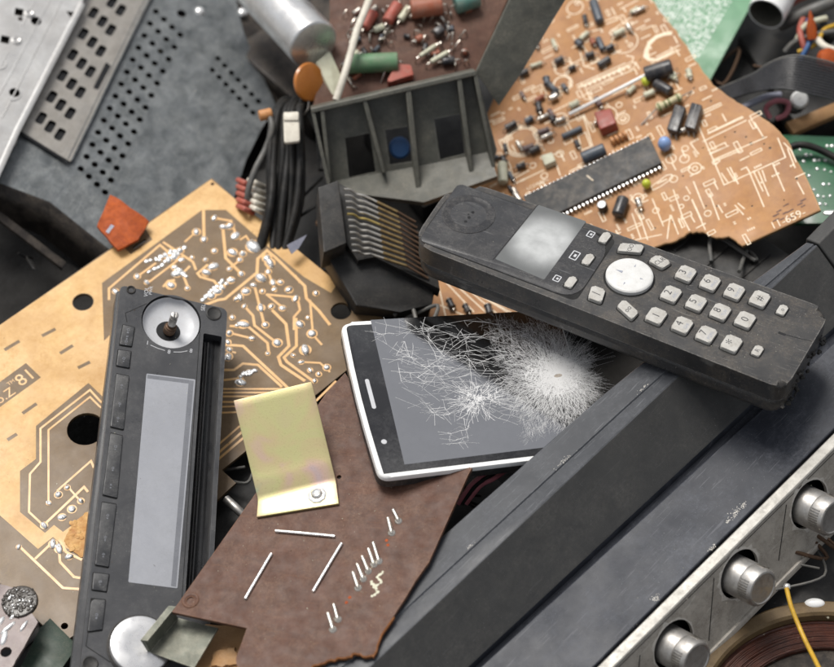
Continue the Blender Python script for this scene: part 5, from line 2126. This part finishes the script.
icap((346, 64), (398, 62), 4.6, m_grcap)
icap((411, 9), (442, 5), 4.8, m_redbr)
icap((455, 5), (478, -3), 4.6, m_grcap2)
icap((364, 28), (374, 12), 2.6, m_red, nm='resistor')
icap((387, 22), (398, 4), 2.8, m_red, nm='resistor')
icap((400, 20), (408, 9), 1.8, m_cream, nm='resistor')
icap((374, 30), (384, 26), 1.6, m_cream, nm='resistor')
icap((416, 40), (423, 37), 1.7, m_redbr, nm='resistor')
icap((442, 62), (455, 60), 2.0, m_capblk, nm='diode')
icap((448, 52), (431, 62), 1.2, m_cream, nm='resistor', z=3)
icap((420, 56), (436, 45), 1.0, m_cream, nm='resistor', z=3)
q = IB.l(439, 35, 0)
b = B()
b.box(q + Vector((0, 0, 3)), (5, 4, 4.5), rot=.4, bev=.8)
b.done('transistor', m_capblk, ib)
b = B()
b.prism(rp(IB.pts([(386, 84), (396, 64), (411, 66), (414, 76)], 4), 1, 3), 1, 5, 1, 3)
b.done('film_capacitor', m_red, ib)
rq = random.Random(4)
b = B()
for i in range(90):
    x, y = rq.uniform(345, 470), rq.uniform(10, 90)
    if y > 108 - (x - 312) * .23 - 8:
        continue
    u = IB.l(x, y, 0)
    a = rq.uniform(0, 6.28)
    l_ = rq.uniform(2, 6)
    d = Vector((math.cos(a), math.sin(a), 0)) * l_
    b.tube([u, u + d * .2 + Vector((0, 0, rq.uniform(1, 4))), u + d * .8 + Vector((0, 0, rq.uniform(1, 4))), u + d], rq.uniform(.25, .45), 6, 3)
b.done('bent_lead', m_pin, ib)
for i in range(26):
    x, y = rq.uniform(345, 465), rq.uniform(12, 84)
    if y > 108 - (x - 312) * .23 - 8:
        continue
    u = IB.l(x, y, 0)
    b = B()
    a = rq.uniform(0, 3.1)
    d = Vector((math.cos(a), math.sin(a), 0))
    L_, r = rq.uniform(3, 5), rq.uniform(.9, 1.5)
    b.rev(u + Vector((0, 0, r + .3)), d, [(.3, 0), (r, .4), (r * .85, 1), (r * .85, L_ - 1), (r, L_ - .4), (.3, L_)], 12)
    b.done('small_component', rq.choice((m_capblk, m_cream, m_capgry, m_redbr, m_pin)), ib)

# silver can, orange disc and cream block beside the housing
SC = WP(315, 46, 70)
b = B()
p1, p0 = SC.at(314, 45, 72), SC.at(238, -36, 60)
b.cyl(p0, p1, 12.4, n=48, bev=1.4)
d = (p1 - p0).normalized()
b.rev(p1 - d * 5, d, [(12.42, 0), (11.8, .7), (12.42, 1.4)], 48)
tag(b.done('capacitor_can', m_alu, None, SC), 'large dented silver capacitor can lying above the orange ceramic disc', 'capacitor')
DC = Pl(309, 82, 62, .9, .1, (1, 1))
dc = thing('disc_capacitor', 'orange ceramic disc capacitor on edge between silver can and grey housing', 'capacitor', DC)
b = B()
b.rev((0, 0, -1.6), (0, 0, 1), [(5.5, 0), (8.6, .5), (9.2, 1.6), (8.6, 2.7), (5.5, 3.2)], 32)
b.done('disc', m_disco, dc)
b = B()
b.tube([Vector((5, -7, 0)), Vector((7, -11, 0)), Vector((7, -15, -2))], .45, 8)
b.done('lead', m_pin, dc)
CB = Pl(326, 74, 62, .3, -.3, (13, 26))
cb = thing('ceramic_resistor', 'pale cream ceramic block with white wire beside the green capacitor', 'resistor', CB)
b = B()
b.prism(rp(CB.pts([(316, 62), (330, 50), (344, 82), (334, 98)]), 1, 3), -8, 0, .7, 3)
b.done('block', m_cream, cb)
WW = WP(350, 50, 72)
b = B()
b.tube([WW.at(374, -14, 78), WW.at(366, 8, 80), WW.at(357, 30, 79), WW.at(351, 52, 76), WW.at(344, 76, 72), WW.at(336, 100, 66)], 1.75, 12)
tag(b.done('wire', m_wwire, None, WW), 'off white wire rising past the end of the green capacitor', 'wire')

# ================================================================== CONNECTOR BLOCK WITH A ROW OF PINS
PN = Pl(375, 240, 56, .1, -.35, (160, 75))
pn = thing('pin_connector', 'black connector block with a row of eleven bent metal pins', 'connector', PN)
b = B()
b.prism(rp(PN.pts([(318, 187), (338.5, 180), (346.5, 243), (323.5, 253)], 6), .6, 2), -14, 6, .6, 2)
b.done('block', m_blackm, pn)
b = B()
b.prism(PN.pts([(338, 182), (432, 238), (440, 290), (375, 256), (358, 261), (346, 243)], -3), -12, -3, .4)
o = b.done('pin_bed', m_deep, pn)
b = B()
b.prism(rp(PN.pts([(346, 246), (375, 256), (436, 284), (432, 306), (400, 312), (356, 306), (326, 254)], -8), 1, 2), -24, -8, 1)
b.done('base', m_deep, pn)
kk = lambda x, y: (310 + x / 4.45, 170 + y / 4.45)
for i in range(11):
    t = i / 10
    L = [(150 + 38 * t, 86 + 274 * t), (180 + 34 * t, 88 + 274 * t), (205 + 32 * t, 106 + 268 * t), (230 + 34 * t, 112 + 262 * t), (262 + 26 * t, 124 + 256 * t), (390 + 40 * t, 186 + 240 * t)]
    P = [PN.l(*kk(*p), z) for p, z in zip(L, (4, 3.2, 1.4, 1.4, .8, -.6))]
    b = B()
    b.tube(P, .56, 8, 3)
    o = b.done('pin', m_pin if i not in (4,) else m_gold, pn)
    b = B()
    b.tube([P[-2].lerp(P[-1], .28), P[-2].lerp(P[-1], .6), P[-1]], .64, 8, 2)
    b.done('tarnished_shank', m_brass, o)
    b = B()
    e = PN.l(*kk(470 + 70 * t * .8, 232 + 250 * t), -2.2)
    b.tube([P[-1], P[-1].lerp(e, .5), e], .6, 8, 2)
    b.done('rusty_tip', m_rust, o)

# ================================================================== WIRES AND SMALL SCRAP
CA = WP(285, 150, 40)
b = B()
for i in range(7):
    o_ = i * 5.5 + uni(-3, 3)
    b.tube([CA.at(262 + o_ * .9 + uni(-5, 5), 250, 30), CA.at(266 + o_ + uni(-4, 4), 205, 40 + uni(-3, 3)), CA.at(270 + o_, 160, 48), CA.at(272 + o_ * .9, 128, 54), CA.at(278 + o_ * .7, 108, 56), CA.at(290 + o_ * .6, 100 + (i % 3) * 3, 52), CA.at(316 + i, 118 + i * 4, 44), CA.at(322 + i, 170, 34)], 1.9, 10)
tag(b.done('cable_bundle', m_bwire, None, CA), 'looped bundle of black cables hanging between the steel case and the grey housing', 'cables')
CT = Pl(291, 126, 62, 0, -.35)
b = B()
b.prism(rp(CT.pts([(283, 112), (299, 111), (300, 141), (284, 143)]), 1.2, 3), -2, 0, .6, 2)
b.box(Vector((0, 4.6, .3)), (7, 4.2, 1.5), bev=.5)
tag(b.done('cable_tag', m_wwire, None, CT), 'small white plastic tag round the black cable bundle', 'cable tag')
GC = WP(255, 150, 46)
b = B()
b.tube([GC.at(268, 112, 58), GC.at(272, 128, 56), GC.at(266, 148, 50), GC.at(255, 170, 46), GC.at(248, 192, 40), GC.at(246, 215, 30)], 1.5, 10)
tag(b.done('wire', m_gwire, None, GC), 'grey wire curving down beside the edge of the steel case', 'wire')
GC2 = WP(262, 114, 56)
b = B()
b.cyl(GC2.at(259, 116, 58), GC2.at(272, 113, 58), 2.6, n=16, bev=.8)
tag(b.done('brass_plug', m_tanc, None, GC2), 'small tan plug end at the corner of the steel case', 'plug')
for i, (x, mt, nm) in enumerate(((247, m_red, 'dark red'), (258, m_wwire, 'white'))):
    RWp = WP(x, 195, 34)
    b = B()
    for k in range(5):
        b.tube([RWp.at(x - 9, 180 + k * 6.5, 34), RWp.at(x - 2, 183 + k * 6.5, 38), RWp.at(x + 6, 187 + k * 6.5, 33)], 1.3, 8)
    tag(b.done('coiled_wire', mt, None, RWp), f'short {nm} wire coils showing between the steel case and the tan board corner', 'wire')
SHD = Pl(300, 243, (PC, 8), .4, -.2)
b = B()
b.prism(SHD.pts([(287, 245), (307, 234.5), (299, 248), (292, 254)]), -.8, 0)
tag(b.done('plastic_shard', m_shard, None, SHD), 'pointed lilac plastic shard at the upper right edge of the tan board', 'shard')
RD = WP(235, 505, 30)
b = B()
b.tube([RD.at(226, 499, 28), RD.at(236, 508, 28), RD.at(246, 517, 26)], 1.9, 10)
tag(b.done('metal_rod', m_steel, None, RD), 'short grey metal rod in the gap left of the bracket', 'rod')
for i, (dx, mt, nm) in enumerate(((0, m_pwire, 'pink'), (7, m_bwire, 'black'), (13, m_pwire, 'dusky pink'))):
    PW = WP(470 + dx, 485, 50)
    b = B()
    b.tube([PW.at(500 + dx, 466, 48), PW.at(482 + dx, 476 + i, 52), PW.at(470 + dx * .8, 486, 50), PW.at(458 + dx * .6, 504, 44)], 1.0, 8)
    tag(b.done('wire', mt, None, PW), f'thin {nm} wire under the lower edge of the smartphone', 'wire')
# ribbon cable
RB = WP(790, 80, 60)
rb = B()
topE = [(700, 100, 40), (716, 90, 46), (735, 82, 52), (754, 73.5, 60), (768, 64, 66), (782, 58, 70), (797, 55.5, 72), (815, 58.5, 71), (836, 64, 68), (860, 74, 62)]
botE = [(700, 112, 40), (722, 102, 46), (742, 95, 52), (757, 91, 58), (770, 88.5, 62), (782, 88, 64), (794, 89.5, 65), (812, 94, 64), (836, 100, 61), (860, 110, 56)]
NW = 14
for k in range(NW):
    t = k / (NW - 1)
    P = []
    for a, c in zip(topE, botE):
        u, v = RB.at(*a), RB.at(*c)
        P.append(u.lerp(v, t))
    rb.mi = 1 if k == 0 else 0
    rb.tube(P, .56, 8, 5)
tag(rb.done('ribbon_cable', [m_bflat, m_gwire], None, RB), 'black flat ribbon cable arching across the right edge', 'ribbon cable')
# white cap and its wires under the ribbon
CP = Pl(800, 99, 50, 0, -.1)
cpn = thing('round_plug', 'round white plastic cap under the arch of the ribbon cable', 'plug', CP)
b = B()
b.rev((0, 0, -8), (0, 0, 1), [(4.3, 0), (4.3, 6), (4.1, 7.2), (3.4, 8), (.6, 8), (.5, 7.6), (.1, 7.6)], 28)
b.done('cap', m_white, cpn)
b = B()
b.rev((-1.5, .5, -9), (0, 0, 1), [(6, 0), (6, 6.2), (5.4, 6.4)], 28)
b.done('collar', m_blackm, cpn)
TS = Pl(815, 118, 42, 0, -.5, (40, -18))
b = B()
b.prism(TS.pts([(786, 122), (840, 100), (842, 112), (794, 133)]), -4, 0, .4)
tag(b.done('board_strip', m_wood, None, TS), 'tan strip of board below the white plastic cap', 'board strip')
for nm, mt, r, L, lab in (
        ('wire', m_pwire, 1.3, [(770, 118, 44), (766, 108, 48), (776, 101, 52), (788, 103, 50), (786, 114, 46), (776, 119, 44)], 'pink wire loop left of the white plastic cap'),
        ('wire', m_shard, 1.7, [(738, 110, 44), (752, 103, 48), (766, 97, 50), (780, 95, 48)], 'pale blue insulated wire under the near edge of the ribbon cable'),
        ('cable', m_gwire, 3.0, [(780, 26, 44), (795, 18, 50), (812, 10, 54), (830, 3, 56), (850, -5, 56)], 'thick grey cable in the upper right corner'),
        ('wire', m_wwire, 1.8, [(818, 40, 56), (824, 46, 58), (834, 50, 58), (850, 52, 56)], 'white wire by the orange plug at the right edge'),
        ('wire', m_red, 1.6, [(770, 16, 36), (790, 4, 40), (806, -4, 42), (830, -12, 42)], 'red wire behind the thick grey cable'),
        ('wire', m_bluein, 1.3, [(800, 60, 50), (808, 46, 54), (812, 32, 56), (808, 20, 54)], 'blue wire above the ribbon cable'),
        ('wire', m_cream, 1.4, [(797, 40, 50), (803, 28, 55), (812, 22, 56), (826, 18, 54)], 'cream wire near the upper right corner'),
        ('wire', m_red, 1.5, [(806, 54, 50), (802, 40, 54), (800, 28, 54), (806, 14, 50)], 'short red wire above the arch of the ribbon cable'),
        ('wire', m_gwire, 1.4, [(785, 52, 46), (795, 42, 50), (818, 34, 54), (850, 30, 52)], 'thin grey wire crossing behind the ribbon cable'),
        ('wire', m_ywire, 1.1, [(798, 52, 50), (816, 44, 54), (824, 30, 54), (840, 24, 52)], 'thin yellow wire in the upper right corner')):
    w_ = WP(L[0][0], L[0][1], L[0][2])
    b = B()
    b.tube([w_.at(*p) for p in L], r, 10)
    tag(b.done(nm, mt, None, w_), lab, 'wire' if nm == 'wire' else 'cable', 'coloured wires in the upper right corner')
OP = Pl(813, 30, 60, .2, -.2)
op_ = thing('plug', 'pointed orange red plug among the wires in the upper right corner', 'plug', OP)
b = B()
b.rev((0, -4, -2), (-.1, 1, .3), [(2.4, 0), (2.6, 3), (2.2, 7), (1.1, 11), (.2, 14)], 18)
b.done('boot', m_disco if 0 else m_orred, op_)
OP2 = Pl(828, 60, 62, .2, -.2)
b = B()
b.rev((0, 0, -4), (.3, .1, 1), [(5, 0), (6, 2), (5.6, 4.6), (3.5, 6), (.3, 6.4)], 24)
tag(b.done('grommet', m_orred, None, OP2), 'rounded orange cap behind the ribbon cable at the right edge', 'grommet')
BRd = Pl(818, 30, 50, 0, -.4)
b = B()
b.rev((4, 0, -6), (.2, .2, 1), [(5.5, 0), (5.5, 6), (4.6, 7), (2, 6.4), (.3, 6.4)], 24)
tag(b.done('round_socket', m_blackm, None, BRd), 'round black socket in the upper right corner', 'socket')
# curled white sheet at the top edge
CU = WP(768, 12, 56)
b = B()
p0, p1 = CU.at(766, 14, 56), CU.at(806, -60, 58)
b.mi = 1
d = p1 - p0
b.rev(p0, d, [(.1, 30), (8.4, 30), (8.4, 0.02)], 40, (True, False))
b.mi = 0
b.rev(p0, d, [(8.4, 0.02), (8.6, 0), (9.1, 0), (9.3, .6), (9.3, 60), (9.0, 60)], 40, (False, True))
tag(b.done('white_tube', [m_white, m_grey], None, CU), 'open white plastic tube at the top edge beside the pale green board', 'tube')

# ================================================================== COIL, bottom right
CO = Pl(838, 740, 12, 0, -.75)
cl = thing('speaker_coil', 'round tan coil former with dark copper winding, bottom right corner', 'coil', CO)
R1 = (CO.l(836, 610) - CO.l(838, 740)).length
b = B()
b.rev((0, 0, 0), (0, 0, 1), [(R1 - 7, -6), (R1, -6), (R1 + .3, -4), (R1, 6), (R1 - 1, 7), (R1 - 6, 7.2), (R1 - 7, 6), (R1 - 7, -6)], 90)
b.done('former', m_ringp, cl)
b = B()
pr = [(R1 - 7.2, -7)]
for k in range(7):
    r = R1 - 7.2 - k * 1.5
    pr += [(r, 1.5 - k * .3), (r - .5, 1.9 - k * .3), (r - 1.0, 1.9 - k * .3)]
pr += [(R1 - 19, 0), (R1 - 19, -7)]
b.rev((0, 0, 0), (0, 0, 1), pr, 90)
rw = random.Random(12)
for k in range(26):
    r0_ = R1 - 7.6 - k * .42
    P = []
    ph_ = rw.uniform(0, 6)
    for j in range(73):
        a = 2 * PI * j / 72
        rr_ = r0_ + .35 * math.sin(a * 2 + ph_) + rw.gauss(0, .06)
        P.append(Vector((rr_ * math.cos(a), rr_ * math.sin(a), 1.9 - k * .07 + .25 * math.sin(a * 3 + ph_))))
    b.tube(P, .42, 6, 0)
b.done('winding', m_coil, cl)
b = B()
b.rev((0, 0, -3), (0, 0, 1), [(R1 - 18.5, 0), (R1 - 18.5, 1), (R1 - 24, 2), (6, .5), (.5, .5)], 60)
b.done('hub', m_bowlm, cl)
WO = Pl(815, 602.5, (CO, 7.4), 0, -.7)
b = B()
b.blob((0, 0, -1), 4.4, 2.2, 20, ry=2.4)
tag(b.done('white_bead', m_white, None, WO), 'small white bead resting on the rim of the coil', 'bead')
YW = WP(800, 625, 40)
yw = thing('wire', 'bent yellow wire with a bare end, standing over the coil', 'wire', YW)
b = B()
b.tube([YW.at(786.5, 588, 38), YW.at(791, 606, 36), YW.at(798, 624, 34), YW.at(805, 640, 34), YW.at(812, 654, 36), YW.at(822, 674, 40)], .95, 12)
b.done('insulation', m_ywire, yw)
b = B()
b.blob(YW.at(787, 587, 37), 1.6, 1.6, 12)
b.done('solder_tip', m_solder, yw)

# ================================================================== dark scrap filling the gaps
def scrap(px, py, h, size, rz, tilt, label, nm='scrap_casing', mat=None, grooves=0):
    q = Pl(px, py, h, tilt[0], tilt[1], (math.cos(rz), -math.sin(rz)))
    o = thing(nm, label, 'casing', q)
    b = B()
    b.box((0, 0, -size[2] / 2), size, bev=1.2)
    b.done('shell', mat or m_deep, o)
    if not grooves:
        return
    b = B()
    for k in range(grooves):
        b.box((-size[0] * .35 + k * size[0] * .7 / max(1, grooves - 1), 0, .2), (1.6, size[1] * .7, .9), bev=.3)
    b.done('rib', mat or m_deep, o)


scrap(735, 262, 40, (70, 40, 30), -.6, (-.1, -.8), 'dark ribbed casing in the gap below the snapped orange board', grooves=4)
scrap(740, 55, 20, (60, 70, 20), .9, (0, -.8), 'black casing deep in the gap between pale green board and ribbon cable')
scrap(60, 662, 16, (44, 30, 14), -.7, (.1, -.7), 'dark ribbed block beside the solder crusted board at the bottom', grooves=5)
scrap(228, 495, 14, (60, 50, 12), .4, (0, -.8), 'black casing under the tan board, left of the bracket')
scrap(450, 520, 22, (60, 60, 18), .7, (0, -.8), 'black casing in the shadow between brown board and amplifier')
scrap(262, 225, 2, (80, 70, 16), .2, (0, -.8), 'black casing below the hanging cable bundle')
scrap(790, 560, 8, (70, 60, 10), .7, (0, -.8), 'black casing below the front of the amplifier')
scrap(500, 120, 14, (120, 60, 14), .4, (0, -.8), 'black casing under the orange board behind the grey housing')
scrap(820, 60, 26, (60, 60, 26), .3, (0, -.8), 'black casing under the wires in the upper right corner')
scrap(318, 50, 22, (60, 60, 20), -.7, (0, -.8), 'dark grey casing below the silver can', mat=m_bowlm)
GD = Pl(54, 648, 26, .1, -.7, (1, 1))
b = B()
b.prism(GD.pts([(40, 628), (50, 618), (78, 646), (62, 668), (40, 690), (20, 668)]), -1.6, 0, .2)
tag(b.done('circuit_board', m_greend, None, GD), 'dark green board piece beneath the lower corner of the tan board', 'circuit board')

# tangled thin wires deep in the gaps
rt = random.Random(17)
spots = [(330, 210, 30), (420, 320, 34), (470, 500, 34), (430, 590, 30), (740, 250, 44), (720, 70, 30), (770, 70, 36), (230, 480, 24), (30, 260, 22), (800, 570, 20), (300, 200, 28), (820, 540, 24)]
for i, (x, y, h) in enumerate(spots):
    w_ = WP(x, y, h)
    P = [w_.at(x + rt.uniform(-30, 30), y + rt.uniform(-24, 24), h + rt.uniform(-6, 6)) for _ in range(5)]
    b = B()
    b.tube(P, rt.uniform(.5, 1.0), 8)
    o = tag(b.done('loose_wire', rt.choice((m_bwire, m_gwire, m_bwire, m_rust)), None, w_), 'loose thin dark wire tangled deep in a shadowy gap of the scrap heap', 'wire', 'loose wires in the gaps')
# grit lying on the boards and cases
gr = B()
G0 = WP(417, 333, 0)
for pl, n, (x0, y0, x1, y1), off in ((PC, 420, (0, 190, 330, 620), .06), (BR, 520, (190, 400, 440, 650), .02), (AM, 260, (480, 430, 834, 667), .02), (OB, 420, (500, 20, 800, 230), .2), (HA, 240, (430, 190, 815, 380), .26), (RA, 160, (95, 300, 215, 640), .1), (CH, 260, (90, 20, 250, 210), .02)):
    P2 = dict([(id(PC), outl), (id(BR), ol_br), (id(OB), ol_ob)]).get(id(pl))
    for k in range(n):
        x, y = rt.uniform(x0, x1), rt.uniform(y0, y1)
        if P2:
            c_ = False
            for a_ in range(len(P2)):
                A_, D_ = P2[a_], P2[a_ - 1]
                if (A_[1] > y) != (D_[1] > y) and x < (D_[0] - A_[0]) * (y - A_[1]) / (D_[1] - A_[1]) + A_[0]:
                    c_ = not c_
            if not c_:
                continue
        if pl is AM and y < 667 - (x - 606) * 1.04 - 90 + 30:
            continue
        if pl is HA and (y - 190) < (x - 450) * .36 + 12 or pl is HA and y > 250 + (x - 430) * .37 - 4:
            continue
        if pl is RA and (x < 122 - (y - 300) * .1 or x > 205 - (y - 300) * .06):
            continue
        q = G0.loc(pl.w(x, y, off))
        s_ = rt.uniform(.10, .26) * (2 if rt.random() < .04 else 1)
        gr.mi = rt.choice((0, 0, 1, 2))
        e = [Vector((rt.uniform(-1, 1), rt.uniform(-1, 1), rt.uniform(-.4, .6))) * s_ for _ in range(4)]
        gr.add([q + t for t in e], [(0, 1, 2), (0, 3, 1), (1, 3, 2), (2, 3, 0)])
gd_ = gr.done('grit', [m_cream, m_galvd, m_rust], None, G0, flat=True)
tag(gd_, 'fine grit and dust crumbs scattered over the boards and cases', 'grit', None, 'stuff')

# ================================================================== LIGHT
w = bpy.data.worlds.new('World')
scn.world = w
w.use_nodes = True
nt = w.node_tree
bg = nt.nodes['Background']
sky = nt.nodes.new('ShaderNodeTexSky')
sky.sky_type = 'NISHITA'
sky.sun_disc = False
SE, SR = math.radians(66), math.radians(-40)
sky.sun_elevation = SE
sky.sun_rotation = SR
sky.air_density, sky.dust_density, sky.ozone_density = 1.0, 3.0, .6
hs_n = nt.nodes.new('ShaderNodeHueSaturation')      # thin cloud: the blue is washed out
hs_n.inputs['Saturation'].default_value = .2
nt.links.new(sky.outputs[0], hs_n.inputs['Color'])
nt.links.new(hs_n.outputs[0], bg.inputs['Color'])
bg.inputs['Strength'].default_value = .10
sl = bpy.data.lights.new('sun', 'SUN')
sl.energy = 2.3
sl.angle = math.radians(24)
sl.color = (1, .96, .9)
so = bpy.data.objects.new('sun', sl)
COL.objects.link(so)
sd = Vector((math.sin(SR) * math.cos(SE), math.cos(SR) * math.cos(SE), math.sin(SE)))
so.rotation_euler = sd.to_track_quat('Z', 'Y').to_euler()

scn.render.engine = 'CYCLES'
scn.cycles.use_denoising = True
try:
    scn.cycles.denoiser = 'OPENIMAGEDENOISE'
except Exception:
    pass
scn.cycles.max_bounces = 6
scn.view_settings.view_transform = 'Standard'
scn.view_settings.look = 'None'
scn.view_settings.exposure = .36
